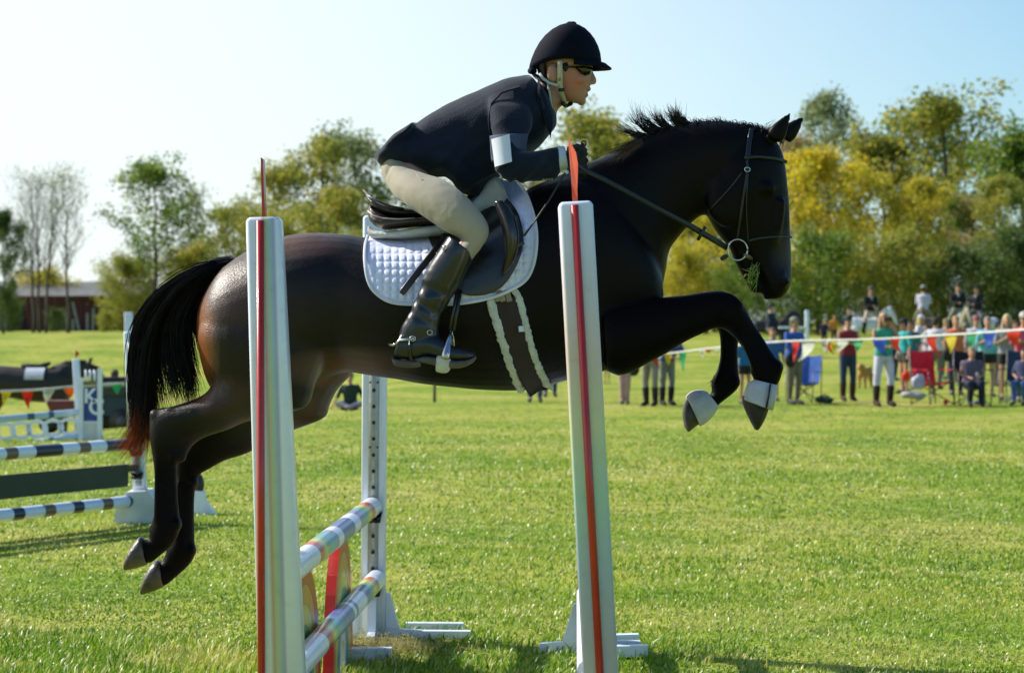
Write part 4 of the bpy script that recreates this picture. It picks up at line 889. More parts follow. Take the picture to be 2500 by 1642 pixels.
for i in range(4): link('button', MB().ell(K(C2, 1215+18*i, 1142-1*i, 7.795+.01*i), (.006, .004, .005), 8, 6), mat('dull_brass', (.35, .30, .18), rough=.3, metal=.8) if i == 0 else bpy.data.materials['dull_brass'], jk, True)
bp2 = MB(); loft(bp2, C2, [(1300,932, 1322,1088, .043, 7.885), (1318,930, 1336,1080, .048, 7.89), (1345,930, 1368,1072, .046, 7.895), (1352,935, 1372,1066, .04, 7.90)], n=22, sub=3)
link('shirt_cuff', bp2, mat('white_shirt', (.66, .69, .80)), jk, True)
# armband: blue-grey elastic with the white number card
ab = MB(); loft(ab, C2, [(872,868, 1122,856, .069, 7.857), (876,900, 1112,900, .070, 7.85), (880,980, 1104,985, .067, 7.835), (886,1030, 1090,1020, .064, 7.82)], n=26, sub=3)
band = link('armband', ab, mat('dark_blue_elastic', (.05, .07, .13), (.04, .05, .10), 20, .8), person, True)
cd = MB(); rs = []
for i in range(9):
    f = i/8; x0 = 884+22*f-(0); y0 = 886+176*f; x1 = 1000+16*f; y1 = 852+176*f; row = []
    for j in range(9):
        g_ = j/8; a = (g_-.62)*1.6; row.append(K(C2, x0+(x1-x0)*g_, y0+(y1-y0)*g_, 7.768+.035*(1-math.cos(a))-.036*f))
    rs.append(row)
cd.add([p for r in rs for p in r]+[p+Vector((0, .002, 0)) for r in rs for p in r], [(i*9+j, i*9+j+1, i*9+j+10, i*9+j+9) for i in range(8) for j in range(8)]+[(81+i*9+j, 81+i*9+j+9, 81+i*9+j+10, 81+i*9+j+1) for i in range(8) for j in range(8)])
link('number_card', cd, mat('white_card', (.74, .77, .84), (.68, .71, .79), 10, .5), band, True)

# glove with rein: palm and five fingers closed round the rein
def glove(s):
    b = MB(); d = 7.90 if s < 0 else 8.28
    loft(b, CG, [(700,300, 690,560, .032, d), (760,292, 740,640, .040, d+.005), (830,300, 800,690, .040, d+.02), (880,350, 860,640, .034, d+.03)], n=18, sub=3)
    for i in range(4):                                  # fingers, curled towards the palm
        y = 380+i*84; L = (1.0, 1.08, 1.0, .82)[i]; z0 = d-.024
        b.tube([K(CG, 810, y, z0), K(CG, 810+95*L, y-18, z0-.006), K(CG, 810+125*L, y+14, z0+.016), K(CG, 810+95*L, y+38, z0+.036), K(CG, 830, y+40, z0+.042)], [.0105, .010, .0098, .0092, .0085], 8, round_ends=True)
    b.tube([K(CG, 770, 330, d-.02), K(CG, 830, 300, d-.038), K(CG, 890, 322, d-.034), K(CG, 930, 350, d-.022)], [.013, .0115, .011, .0095], 8, round_ends=True)
    g_ = link('glove', remesh(b, .0035, 2, 'glove'), mat('black_glove', (.010, .009, .010), (.016, .013, .013), 20, .7, .2, 120) if s < 0 else bpy.data.materials['black_glove'], person, True)
for s in (-1, 1): glove(s)
# breeches
bb = MB()
loft(bb, C3, [(215,-60, 180,40, .08), (260,-80, 195,90, .15), (330,-80, 235,160, .17), (420,-40, 310,235, .165), (520,20, 390,300, .14)], n=24, sub=4)
for s in (-1, 1):
    def dd_(x): return 8.1+s*abs(8.1-x)
    loft(bb, C3, [(280,-20, 205,120, .085, dd_(8.0)), (380,25, 258,198, .096, dd_(7.93)), (480,62, 335,262, .098, dd_(7.87)), (580,95, 430,328, .096, dd_(7.82)), (670,150, 520,390, .088, dd_(7.78)), (745,215, 590,435, .079, dd_(7.75)), (810,290, 645,462, .071, dd_(7.73)), (860,365, 680,478, .064, dd_(7.72)), (876,430, 690,500, .058, dd_(7.72)), (858,490, 675,525, .054, dd_(7.715)), (820,545, 650,560, .052, dd_(7.715)), (785,590, 625,600, .05, dd_(7.715)), (745,650, 590,640, .046, dd_(7.715))], n=26, sub=4)
bm_ = remesh(bb, .0065, 4, 'breeches'); _f = fold(.0016, 15, 1, 1); displace(bm_, lambda p, n: _f(p, n)*(1+5*max(0, 1-(p-K(C3, 670, 430, 7.68)).length/.06))-.003)
br = link('breeches', bm_, BREECH, person, True)
link('seam', MB().tube([K(C3, 405, 60, 7.80), K(C3, 470, 150, 7.772), K(C3, 560, 250, 7.733), K(C3, 640, 335, 7.703), K(C3, 690, 400, 7.69)], .0016, 5), mat('seam_thread', (.30, .26, .20)), br, True)
# boots
def boot(s):
    def D(x): return 8.1+s*abs(8.1-x)
    b = MB()
    loft(b, C3, [(612,452, 778,582, .060, D(7.715)), (585,492, 752,640, .063, D(7.715)), (535,568, 722,700, .062, D(7.715)), (480,655, 690,765, .058, D(7.715)), (440,735, 655,825, .053, D(7.715)), (425,810, 618,885, .047, D(7.715)), (395,880, 585,940, .043, D(7.715)), (352,965, 562,1000, .041, D(7.715)), (312,1035, 552,1060, .042, D(7.715)), (296,1090, 548,1105, .040, D(7.715)), (282,1160, 520,1170, .036, D(7.715))], n=24, sub=5)
    loft(b, C3, [(300,1090, 258,1225, .030, D(7.715)), (330,1060, 290,1248, .036, D(7.715)), (400,1060, 385,1252, .038, D(7.713)), (480,1075, 470,1225, .038, D(7.71)), (550,1100, 545,1240, .040, D(7.705)), (630,1150, 625,1258, .043, D(7.70)), (710,1172, 705,1258, .042, D(7.70)), (765,1190, 760,1245, .034, D(7.70)), (784,1208, 782,1232, .015, D(7.70))], n=22, sub=4)
    m_ = remesh(b, .005, 3, 'boot')
    A = K(C3, 500, 870, D(7.67))
    def crease(p, n):
        k = max(0, 1-(p-A).length/.11)**.7; q = Vector(((p.x*.6+p.z)*30, p.y*8, (p.x-p.z)*7)); return k*(.015*noise.noise(q)-.003)
    displace(m_, crease)
    o = link('boot', m_, BOOTL, person, True)
    sl = MB(); loft(sl, C3, [(252,1225, 258,1262, .030, D(7.715)), (275,1240, 275,1285, .037, D(7.715)), (330,1246, 330,1295, .040, D(7.715)), (400,1250, 400,1294, .040, D(7.715)), (430,1250, 436,1286, .036, D(7.715))], n=16, sub=3, p=3)
    loft(sl, C3, [(395,1236, 410,1262, .028, D(7.713)), (470,1222, 470,1268, .034, D(7.71)), (560,1232, 560,1290, .042, D(7.705)), (640,1246, 645,1300, .047, D(7.70)), (715,1246, 715,1290, .046, D(7.70)), (770,1228, 768,1262, .036, D(7.70)), (790,1216, 788,1238, .016, D(7.70))], n=16, sub=3, p=3)
    link('sole', sl, SOLE, o, True)
    yo = -.04*1 if s < 0 else .04
    sp = MB(); yy = D(7.668)
    sp.tube([K(C3, 232, 1148, D(7.715)), K(C3, 262, 1150, D(7.71)), K(C3, 280, 1140, D(7.685)), K(C3, 300, 1120, D(7.675)), K(C3, 350, 1115, D(7.668)), K(C3, 400, 1108, D(7.667))], [.004, .0045, .004, .0045, .005, .0045], 8, flat=.7)
    sp.tube([K(C3, 385+18*math.cos(a), 1110+15*math.sin(a), D(7.664)) for a in [i*.6283 for i in range(11)]], .0025, 6)
    link('spur', sp, STEEL, o, True)
    link('spur_strap', MB().tube([K(C3, 372, 1125, D(7.672)), K(C3, 366, 1180, D(7.674)), K(C3, 372, 1240, D(7.677)), K(C3, 420, 1275, D(7.69))], .0065, 6, flat=.4), LEATHERB, o, True)
    link('buckle', MB().tube([K(C3, 493+17*math.cos(a), 1072+16*math.sin(a), D(7.668)) for a in [i*.6283 for i in range(11)]], .0016, 5), STEEL, o, True)
    link('boot_pull', MB().prism([K(C3, 575, 520, D(7.665)), K(C3, 600, 512, D(7.66)), K(C3, 590, 550, D(7.66)), K(C3, 572, 552, D(7.665))], (0, -.001, 0), (0, .004, 0)), mat('silver_plate', (.5, .5, .5), rough=.3) if s < 0 else bpy.data.materials['silver_plate'], o, True)
for s in (-1, 1): boot(s)
# helmet
HEL = mat('black_velvet', (.004, .006, .017), (.003, .004, .008), 8, .8, .15, 300, spec=.1)
ctr = K(CF, 745, 640, 8.1); sc = .1919/5500*8.1
hp = MB(); rs = []
prof = [(0, 265, 1190), (60, 275, 1186), (130, 300, 1176), (215, 342, 1150), (300, 398, 1108), (375, 470, 1052), (440, 560, 985), (482, 650, 910), (502, 735, 845)]   # height above the rim, rear x, front x
def rim(a):                                            # lower edge sinks to the nape behind, rises over the ears
    c_ = math.cos(a); return 700+(95*max(0, -c_)**2.2)-(18*(1-abs(c_)))
for h, x0, x1 in prof:
    ring = []
    f = math.sqrt(max(0, 1-(h/515.)**2)); wy = .108*f**.9
    for k_ in range(36):
        a = 2*math.pi*k_/36; x = (x0+x1)/2+(x1-x0)/2*math.cos(a); y = 700-h+(rim(a)-700)*(1-h/502)
        q = K(CF, x, y, 8.1); ring.append(q+Vector((0, wy*math.sin(a), 0)))
    rs.append(ring)
rs.append([ (rs[-1][k_]+sum(rs[-1], Vector())/36)/2+Vector((0, 0, .006)) for k_ in range(36)])
inner = [[sum(r, Vector())/36+(p-sum(r, Vector())/36)*.93 for p in r] for r in rs[:6]]
hp.rings(inner[::-1]+rs, True)
hel = link('helmet', hp, HEL, person, True)
bb_ = MB(); rows = []
for i in range(13):
    a = (i-6)/6*1.35; e = Vector((math.cos(a), math.sin(a), 0))
    ipt = K(CF, 727+455*math.cos(a), 715, 8.1)+Vector((0, .106*math.sin(a), 0))
    opt = K(CF, 727+(465+128*math.cos(a)**1.5)*math.cos(a), 745+28*math.cos(a), 8.1)+Vector((0, .112*math.sin(a), 0))
    rows.append([ipt+Vector((0, 0, .008)), (ipt+opt)/2+Vector((0, 0, .010)), opt+Vector((0, 0, .003)), opt-Vector((0, 0, .003)), (ipt+opt)/2-Vector((0, 0, .004)), ipt-Vector((0, 0, .012))])
bb_.rings(rows, True); link('peak', bb_, HEL, hel, True)
link('button', MB().ell(K(CF, 825, 198, 8.1), (.014, .014, .008)), HEL, hel, True)
link('rear_flap', MB().tube([K(CF, 330, 800, 8.03), K(CF, 290, 800, 8.1), K(CF, 330, 800, 8.17)], .012, 8), HEL, hel, True)
0 and link('seam', MB().tube([K(CF, 562, 262, 8.06), K(CF, 480, 400, 8.02), K(CF, 418, 540, 8.0), K(CF, 385, 670, 7.998)], .0018, 5), mat('seam_dark', (.03, .034, .04)), hel, True)
STR = mat('cream_harness', (.55, .50, .33), (.45, .40, .25), 20, .55, .15, 100)
def flat_strap(pts, wd, ds, m_=STR, name='chin_strap', th=.003):
    rs = []; q = [K(CF, x, y, d) for (x, y), d in zip(pts, ds)]
    for i, p in enumerate(q):
        t = (q[min(i+1, len(q)-1)]-q[max(i-1, 0)]).normalized(); s_ = t.cross(Vector((0, 1, 0))).normalized()*wd[i]/2; u = Vector((0, th/2, 0)); rs.append([p-s_-u, p+s_-u, p+s_+u, p-s_+u])
    return link(name, MB().rings(rs), m_, hel, True)
flat_strap([(662,672), (662,800), (662,900), (665,990), (680,1060), (705,1140), (742,1225)], [.018, .018, .019, .019, .016, .016, .012], [7.996, 7.998, 8.003, 8.012, 8.024, 8.045, 8.075])
flat_strap([(400,830), (450,900), (530,955), (640,985)], [.010, .010, .009, .010], [8.02, 8.015, 8.006, 8.006], mat('grey_harness', (.55, .58, .58)))
link('chin_cup', MB().tube([K(CF, 700, 1215, 8.05), K(CF, 735, 1245, 8.1), K(CF, 800, 1215, 8.1), K(CF, 735, 1240, 8.14)], .008, 8), BLACKP, hel, True)
link('snap', MB().ell(K(CF, 655, 905, 8.0), (.006, .003, .006), 8, 6), mat('brass', (.3, .24, .12), rough=.3, metal=.9), hel, True)
link('strap_buckle', MB().box(K(CF, 682, 1040, 8.018), (.022, .006, .012)), BLACKP, hel, True)
# sunglasses, hair
gl = MB()
for s in (-1, 1):
    q = [K(CF, x, y, 8.1+s*dy) for x, y, dy in ((845,742,.076), (920,738,.072), (1000,742,.060), (1060,752,.038), (1066,790,.032), (1042,838,.044), (985,860,.056), (925,832,.068), (880,790,.075))]
    gl.prism(q, (0, -.004*(-s), 0), (.004, .004*(-s), 0))
gs = link('sunglasses', gl, mat('dark_lens', (.012, .02, .012), (.008, .012, .008), 8, .12, coat=.5), person, True)
ga = MB()
for s in (-1, 1): ga.tube([K(CF, 860, 752, 8.1+s*.078), K(CF, 740, 745, 8.1+s*.082), K(CF, 600, 748, 8.1+s*.084)], [.004, .003, .003], 6)
ga.tube([K(CF, 1060, 758, 8.065), K(CF, 1072, 760, 8.1), K(CF, 1060, 758, 8.135)], .003, 6)
link('frame', ga, BLACKP, gs, True)
hh = MB(); loft(hh, CF, [(350,640, 540,640, .072), (362,740, 510,700, .074), (385,830, 500,800, .070), (410,900, 505,900, .062), (440,940, 500,950, .045)], n=20, sub=4)
link('hair', hh, mat('dark_brown_hair', (.018, .012, .010), (.03, .02, .015), 40, .5, .5, 150), person, True)
for s in (-1, 1): link('hair', MB().tube([K(CF, 720, 700, 8.1+s*.071), K(CF, 735, 770, 8.1+s*.071), K(CF, 730, 810, 8.1+s*.07)], [.018, .013, .005], 8, flat=.4), bpy.data.materials['dark_brown_hair'], person, True)
# riding crop
cr_ = MB(); cr_.tube([K(CG, 905, 262, 7.86), K(CG, 800, 480, 7.84), K(CG, 660, 660, 7.78), K(CG, 480, 970, 7.70), K(CG, 290, 1250, 7.69), K(CG, 150, 1440, 7.69)], [.005, .005, .0035, .003, .003, .004], 8)
crop = link('riding_crop', cr_, BLACKP, None, True, K(CG, 660, 660, 7.75)); tag(crop, 'thin black riding crop held in the gloved hand across the white pad', 'riding crop')
link('knob', MB().tube([K(CG, 912+30*math.cos(a), 262+32*math.sin(a), 7.86) for a in [i*.6283 for i in range(11)]], .003, 6), BLACKP, crop, True)
link('collar', MB().ell(K(CG, 690, 625, 7.79), (.009, .008, .008), 10, 6), mat('silver_collar', (.6, .7, .72), rough=.3, metal=.4), crop, True)
# ------------------------------------------------------------------ the jump in the foreground
def band_mat(name, axis, stops, rough=.3, interp='LINEAR', coords='Object', lo=0., hi=1., coat=.2):
    """flat colour bands along one local axis (metres lo..hi)"""
    m, nt, b = nodes(name); tc = N(nt, 'ShaderNodeTexCoord'); sp = N(nt, 'ShaderNodeSeparateXYZ'); nt.links.new(tc.outputs[coords], sp.inputs[0])
    mr = N(nt, 'ShaderNodeMapRange'); mr.inputs[1].default_value = lo; mr.inputs[2].default_value = hi; nt.links.new(sp.outputs[axis], mr.inputs[0])
    r = ramp(nt, stops, interp); nt.links.new(mr.outputs[0], r.inputs[0])
    no = N(nt, 'ShaderNodeTexNoise'); no.inputs['Scale'].default_value = 18; no.inputs['Detail'].default_value = 6; nt.links.new(tc.outputs[coords], no.inputs['Vector'])
    r2 = ramp(nt, [(.25, (.85, .85, .84)), (.4, (.97, .97, .97)), (.6, (1, 1, 1))]); nt.links.new(no.outputs['Fac'], r2.inputs[0])
    mx = N(nt, 'ShaderNodeMix', data_type='RGBA', blend_type='MULTIPLY'); mx.inputs[0].default_value = 1; nt.links.new(r.outputs[0], mx.inputs[6]); nt.links.new(r2.outputs[0], mx.inputs[7])
    nt.links.new(mx.outputs[2], b.inputs['Base Color']); b.inputs['Roughness'].default_value = rough; b.inputs['Coat Weight'].default_value = coat
    return m
W_ = (.77, .82, .96); PR = (.52, .04, .03); PO = (.68, .28, .05); PY = (.70, .62, .14); PG = (.12, .44, .24); PT = (.09, .36, .48); PB = (.05, .11, .36); PP = (.26, .18, .46)
POSTA = band_mat('white_post_rainbow_reflection_sideways', 0, [(0, W_), (.40, W_), (.50, (.55, .40, .34)), (.58, (.62, .57, .36)), (.66, (.45, .60, .50)), (.74, (.40, .50, .62)), (.80, (.45, .42, .60)), (.88, W_), (1, W_)], lo=-.056, hi=.056)  # rainbow reflection on the glossy post, painted into its colour across the width
POSTB = band_mat('white_post_rainbow_reflection_upright', 2, [(0, (.62, .66, .72)), (.25, (.50, .50, .68)), (.38, (.42, .54, .70)), (.5, (.42, .62, .55)), (.62, (.62, .64, .45)), (.74, (.66, .52, .48)), (.86, (.66, .62, .64)), (1, W_)], lo=0, hi=1.9)  # same reflected rainbow, painted into the colour up the height
def bevel_box(mb, c, sz, r):
    x, y, z = sz[0]/2, sz[1]/2, sz[2]/2; pts = []
    for cx, cy, a0 in ((x-r, y-r, 0), (-x+r, y-r, 90), (-x+r, -y+r, 180), (x-r, -y+r, 270)):
        for k in range(4): a = R(a0+k*30); pts.append((cx+r*math.cos(a), cy+r*math.sin(a)))
    rs = [[Vector(c)+Vector((px*f, py*f, zz)) for px, py in pts] for zz, f in ((-z, 1), (z-r, 1), (z-r*.4, .93), (z, .80))]
    return mb.rings(rs)
def standard(base, H, lean, label, postm, strip=False, track=False, wid=.112, feet=True, cups=(), flagspec=None, group='white jump standards of the foreground jump', rz=0., cat='jump standard', name='jump_standard', white=WHITE, splay=0., footk=1., sx=(-.004, -.004)):
    o = empty(name, base, label, cat, group, rz); o.rotation_euler.y = R(lean)
    b = MB(); bevel_box(b, (0, 0, H/2), (wid, wid, H), .014)
    if splay: b.v = [(x*(1+splay*(1-z/H)) if x > 0 else x, y, z) for x, y, z in b.v]
    link('post', b, postm, o)
    if strip:
        link('red_edge', MB().tube([(sx[0], -wid/2-.004, .02), (sx[1], -wid/2-.004, H-.012)], .0125, 10), RED, o)
    if track:
        link('track', MB().box((0, -wid/2-.003, H/2+.1), (wid*.42, .006, H-.35)), GREYM, o)
        km = MB().tube([(0, 0, 0), (0, -.004, 0)], .009, 8).mesh('keyhole'); km.materials.append(BLACKP)
        n = int((H-.5)/.0762)
        for i in range(n):
            k = bpy.data.objects.new('keyhole', km); col.objects.link(k); k.parent = o; k.location = (0, -wid/2-.0055, .34+i*.0762)
        rm = MB().tube([(0, 0, 0), (0, -.005, 0)], .005, 6).mesh('rivet'); rm.materials.append(BLACKP)
        for i in range(int((H-.4)/.305)):
            for s in (-1, 1):
                k = bpy.data.objects.new('rivet', rm); col.objects.link(k); k.parent = o; k.location = (s*wid*.16, -wid/2-.0055, .30+i*.305)
    for z in cups:
        c = MB(); c.rings([[Vector((x, -wid/2-.008-y, z+zz)) for x, zz in ((-.035, -.03), (.035, -.03), (.045, .02), (.03, -.005), (-.03, -.005), (-.045, .02))] for y in (0, .06)])
        link('jump_cup', c, BLACKP, o)
    if feet:
        for k, (dx, dy) in enumerate(((1, 0), (-1, 0), (0, 1), (0, -1))):
            f = MB(); a = Vector((dx, dy, 0)); s = Vector((-dy, dx, 0)); w2 = wid/2+.001
            f.prism([a*w2+Vector((0, 0, .22)), a*(w2+.02)+Vector((0, 0, .22)), a*.20*footk+Vector((0, 0, .05)), a*.37*footk+Vector((0, 0, .045)), a*.38*footk+Vector((0, 0, .0)), a*w2], s*-.018, s*.018)
            link('foot', f.mesh('foot', False), white, o)
    return o
nl = P(662, 1500, 7.35)
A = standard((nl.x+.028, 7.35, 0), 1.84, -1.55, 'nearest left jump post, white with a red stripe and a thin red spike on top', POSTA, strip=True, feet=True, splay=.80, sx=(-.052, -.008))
fl = MB(); fl.prism([(-.005, 0, 1.83), (.005, 0, 1.83), (.003, 0, 2.03), (-.004, 0, 2.035)], (0, -.03, 0), (0, .03, 0)); link('flag', fl.mesh('flag', False), RED, A)
nr = P(1460, 1500, 7.3)
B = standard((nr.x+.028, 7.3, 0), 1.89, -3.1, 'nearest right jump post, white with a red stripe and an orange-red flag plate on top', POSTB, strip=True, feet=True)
fl = MB(); fl.prism([(-.008, 0, 1.88), (.008, 0, 1.88), (.009, -.005, 1.93), (.015, -.03, 2.01), (.011, -.01, 2.05), (-.009, .05, 2.10), (-.010, .05, 2.09), (-.008, .01, 1.95)], (0, -.004, 0), (0, .004, 0))
link('flag', fl.mesh('flag', False), mat('orange_red_plate', (.75, .17, .08), (.62, .10, .06), 6, .5, trans=.4), B)
fl_ = P(905, 1560, 10.66)
C_ = standard((fl_.x+.012, 10.66, 0), 2.0, .35, 'far left jump post with a grey track of holes, its white feet in the grass', WHITE, track=True, wid=.115, cups=(.59, .245), footk=.62)
fr_ = P(1430, 1560, 10.25)
D_ = standard((fr_.x+.02, 10.25, 0), 1.8, -1.3, 'far right jump post hidden behind the nearest right post, only its white feet showing', WHITE, track=True, wid=.10, cups=(.88, .55, .23), footk=.62)
link('foot_bar', MB().box((.15, .16, .03), (.16, .05, .05)).mesh('foot_bar', False), WHITE, D_); link('foot_bar', MB().box((.16, -.20, .03), (.18, .05, .05)).mesh('foot_bar', False), WHITE, D_)
link('foot_bar', MB().box((.28, .30, .02), (.28, .05, .04)).mesh('foot_bar', False), WHITE, C_); link('foot_bar', MB().box((.34, .02, .02), (.24, .05, .04)).mesh('foot_bar', False), WHITE, C_)

def pole(a, b, r, m, label, group, name='jump_pole', cat='pole'):
    a, b = Vector(a), Vector(b); L = (b-a).length; mb = MB(); n = 20
    rs = [[Vector((x, rr*math.cos(t), rr*math.sin(t))) for t in [2*math.pi*k/n for k in range(n)]] for x, rr in [(0, r*.8), (.008, r)]+[(L*i/12, r) for i in range(1, 12)]+[(L-.008, r), (L, r*.8)]]
    mb.rings(rs); o = link(name, mb, m, None); o.location = a; o.rotation_euler = (b-a).to_track_quat('X', 'Z').to_euler(); return tag(o, label, cat, group)
def bands(L, segs):
    return [(p/L, c) for p, c in segs]
rb_ = [(0, W_), (.28, W_), (.30, PR), (.38, PR), (.42, PO), (.50, PY), (.60, PG), (.70, PT), (.80, PP), (.88, PP), (.90, W_), (1.10, W_), (1.11, PB), (1.50, PB), (1.51, W_), (1.66, W_), (1.68, PP), (1.78, PT), (1.88, PT), (1.98, PG), (2.08, PY), (2.16, PR), (2.24, PR), (2.26, W_), (3.2, W_)]
U1 = band_mat('rainbow_banded_pole', 0, bands(3.2, rb_), lo=0, hi=3.2)
pole((-.657, 10.60, .63), (-.79, 7.5, .63), .046, U1, 'upper white pole with rainbow and blue bands between the left posts', 'poles of the foreground jump')
rb2 = [(0, W_), (.32, W_), (.33, PR), (.42, PO), (.5, PY), (.6, PG), (.72, PB), (.85, PB), (.88, W_), (1.2, W_), (1.22, PB), (1.28, PB), (1.3, W_), (1.36, W_), (1.37, PB), (1.60, PB), (1.62, PP), (1.66, PB), (1.85, PT), (1.95, PG), (2.05, PY), (2.14, PR), (2.24, PR), (2.26, W_), (3.2, W_)]
U2 = band_mat('rainbow_banded_pole_lower', 0, bands(3.2, rb2), lo=0, hi=3.2)
pole((-.637, 10.60, .29), (-.755, 7.5, .31), .046, U2, 'lower white pole with rainbow and blue bands between the left posts', 'poles of the foreground jump')
pole((.335, 10.20, .58), (.262, 7.40, .60), .042, WHITE, 'white pole hidden end-on behind the nearest right post', 'poles of the foreground jump')
pole((.335, 10.20, .27), (.255, 7.40, .28), .042, WHITE, 'added unseen lower white pole end-on behind the nearest right post', 'poles of the foreground jump')  # unseen pole, added for the shadow strip it casts on the grass
pole((.335, 10.20, .92), (.27, 7.40, .94), .042, WHITE, 'added unseen highest white pole end-on behind the nearest right post', 'poles of the foreground jump')  # also unseen, added to broaden that shadow strip
# rainbow arch fillers standing under the poles
def arch(c0, wid, ht, yaw, label):
    o = empty('rainbow_filler', c0, label, 'jump filler', 'rainbow arch fillers under the poles', yaw)
    cols_ = [(.55, .03, .02), (.62, .27, .04), (.62, .55, .12), (.10, .36, .14), (.06, .18, .42), (.62, .64, .66)]
    for k, c in enumerate(cols_):
        r1 = wid/2*(1-.13*k); r0 = wid/2*(1-.13*(k+1))+.001; mb = MB(); n = 18; rs = []
        for i in range(n+3):
            if i == 0: p1, p0 = (r1, 0), (r0, 0)
            elif i == n+2: p1, p0 = (-r1, 0), (-r0, 0)
            else:
                a = math.pi*(i-1)/n; hh_ = ht-wid/2; p1 = (r1*math.cos(a), hh_+r1*math.sin(a)); p0 = (r0*math.cos(a), hh_+r0*math.sin(a))
            t = .021-.0006*k; rs.append([Vector((p0[0], -t, p0[1])), Vector((p1[0], -t, p1[1])), Vector((p1[0], t, p1[1])), Vector((p0[0], t, p0[1]))])
        mb.rings(rs); link('band', mb.mesh('band', False), mat('arch_paint', c, tuple(x*.8 for x in c), 8, .35, .1, 30), o)
    for s in (-1, 1): link('foot', MB().box((s*wid*.42, 0, .025), (.06, .40, .05)).mesh('foot', False), WHITE, o)
    return o
yaw = math.atan2(10.6-7.43, -.657+.823)
arch((-.735, 9.55, 0), 1.15, .60, yaw+.055, 'rainbow arch filler with a red rim between the left posts, nearer the far post')
arch((-.79, 8.35, 0), 1.15, .60, yaw+.03, 'second rainbow arch filler, just behind the nearest left post')
# dry tuft at the foot of the far left post
dt = MB(); rd = random.Random(9)
for i in range(480):
    x = -.62+rd.gauss(0, .17); y = 10.25+rd.gauss(0, .12); a = rd.uniform(0, 6.28); h_ = rd.uniform(.02, .07)
    dt.tube([(x, y, 0), (x+.03*math.cos(a), y+.03*math.sin(a), h_), (x+.09*math.cos(a), y+.07*math.sin(a), h_*rd.uniform(.4, 1.1))], [.0016, .0014, .0006], 3)
tag(link('dry_grass', dt, leaf_mat('dry_grass', [(.26, .30, .07), (.48, .42, .18), (.60, .52, .30)]), None, True, (-.62, 10.25, 0)), 'clump of cut dry grass at the foot of the far left post', 'grass', kind='stuff')

# ------------------------------------------------------------------ the striped fence at the left
NV = (.012, .02, .05); BN = (.16, .10, .06)
def stripes(L, n0, seq, ws):
    s = []; p = 0; i = 0
    while p < L: s.append((p/L, seq[i % len(seq)])); p += ws[i % len(ws)]; i += 1
    return s[:31]
def stripe_mat(name, seq, ws, L=4.): return band_mat(name, 0, stripes(L, 0, seq, ws), interp='CONSTANT', lo=0, hi=L)
SM1 = stripe_mat('navy_brown_white_pole', [NV, W_, BN, W_], [.30, .19, .12, .19]); SM2 = stripe_mat('navy_brown_white_pole_lower', [NV, W_, BN, W_], [.12, .20, .12, .20], 4.2)
g2 = 'parts of the navy and brown striped fence'
S2 = P(347, 1272, 16.9)
S = standard((S2.x, 16.9, 0), 1.43, -3.4, 'white jump post half hidden behind the tail, holding the navy and brown striped poles', WHITE, track=True, wid=.10, cups=(.53, .36, .12), group='white posts of the striped fence', feet=False)
link('base', MB().rings([[Vector((x, y, z)) for x, y in ((-r, -.16), (r, -.16), (r, .16), (-r, .16))] for r, z in ((.19, 0), (.17, .10), (.08, .24))]).mesh('base', False), WHITE_OLD, S)
q_ = P(500, 1263, 17.6); lb = empty('jump_block', (q_.x, 17.6, 0), 'low white jump foot block with a dark knob, seen just right of the hind legs', 'jump foot')
link('block', MB().prism([(-.10, 0, 0), (.085, 0, 0), (.01, 0, .10), (.0, 0, .18), (-.10, 0, .18)], (0, -.05, 0), (0, .05, 0)).mesh('block', False), WHITE, lb); link('knob', MB().ell((-.06, .02, .23), (.055, .05, .09)), BLACKP, lb)
dv = Vector((-.48, -.877, 0))
def along(z, t, off=0.): q = Vector((S2.x-.03, 16.85, z))+dv*t; return q
pole(along(.585, 0)+Vector((-.06, 0, 0)), along(.585, 3.6), .045, SM1, 'upper navy, brown and white striped pole at the left', 'striped poles at the left')
pole(along(.165, 0), along(.165, 3.6), .045, SM2, 'bottom navy, brown and white striped pole at the left', 'striped poles at the left')
pk = empty('plank', along(.36, .12), 'dark green plank hanging between the two striped poles at the left', 'plank'); pk.rotation_euler.z = math.atan2(dv.y, dv.x)
link('board', MB().box((1.7, 0, 0), (3.4, .03, .165)).mesh('board', False), mat('dark_green_paint', (.012, .03, .016), (.018, .038, .02), 3, .55, .2, 12), pk); link('hanger', MB().box((-.03, 0, .05), (.14, .035, .05)).mesh('hanger', False), BLACKP, pk)

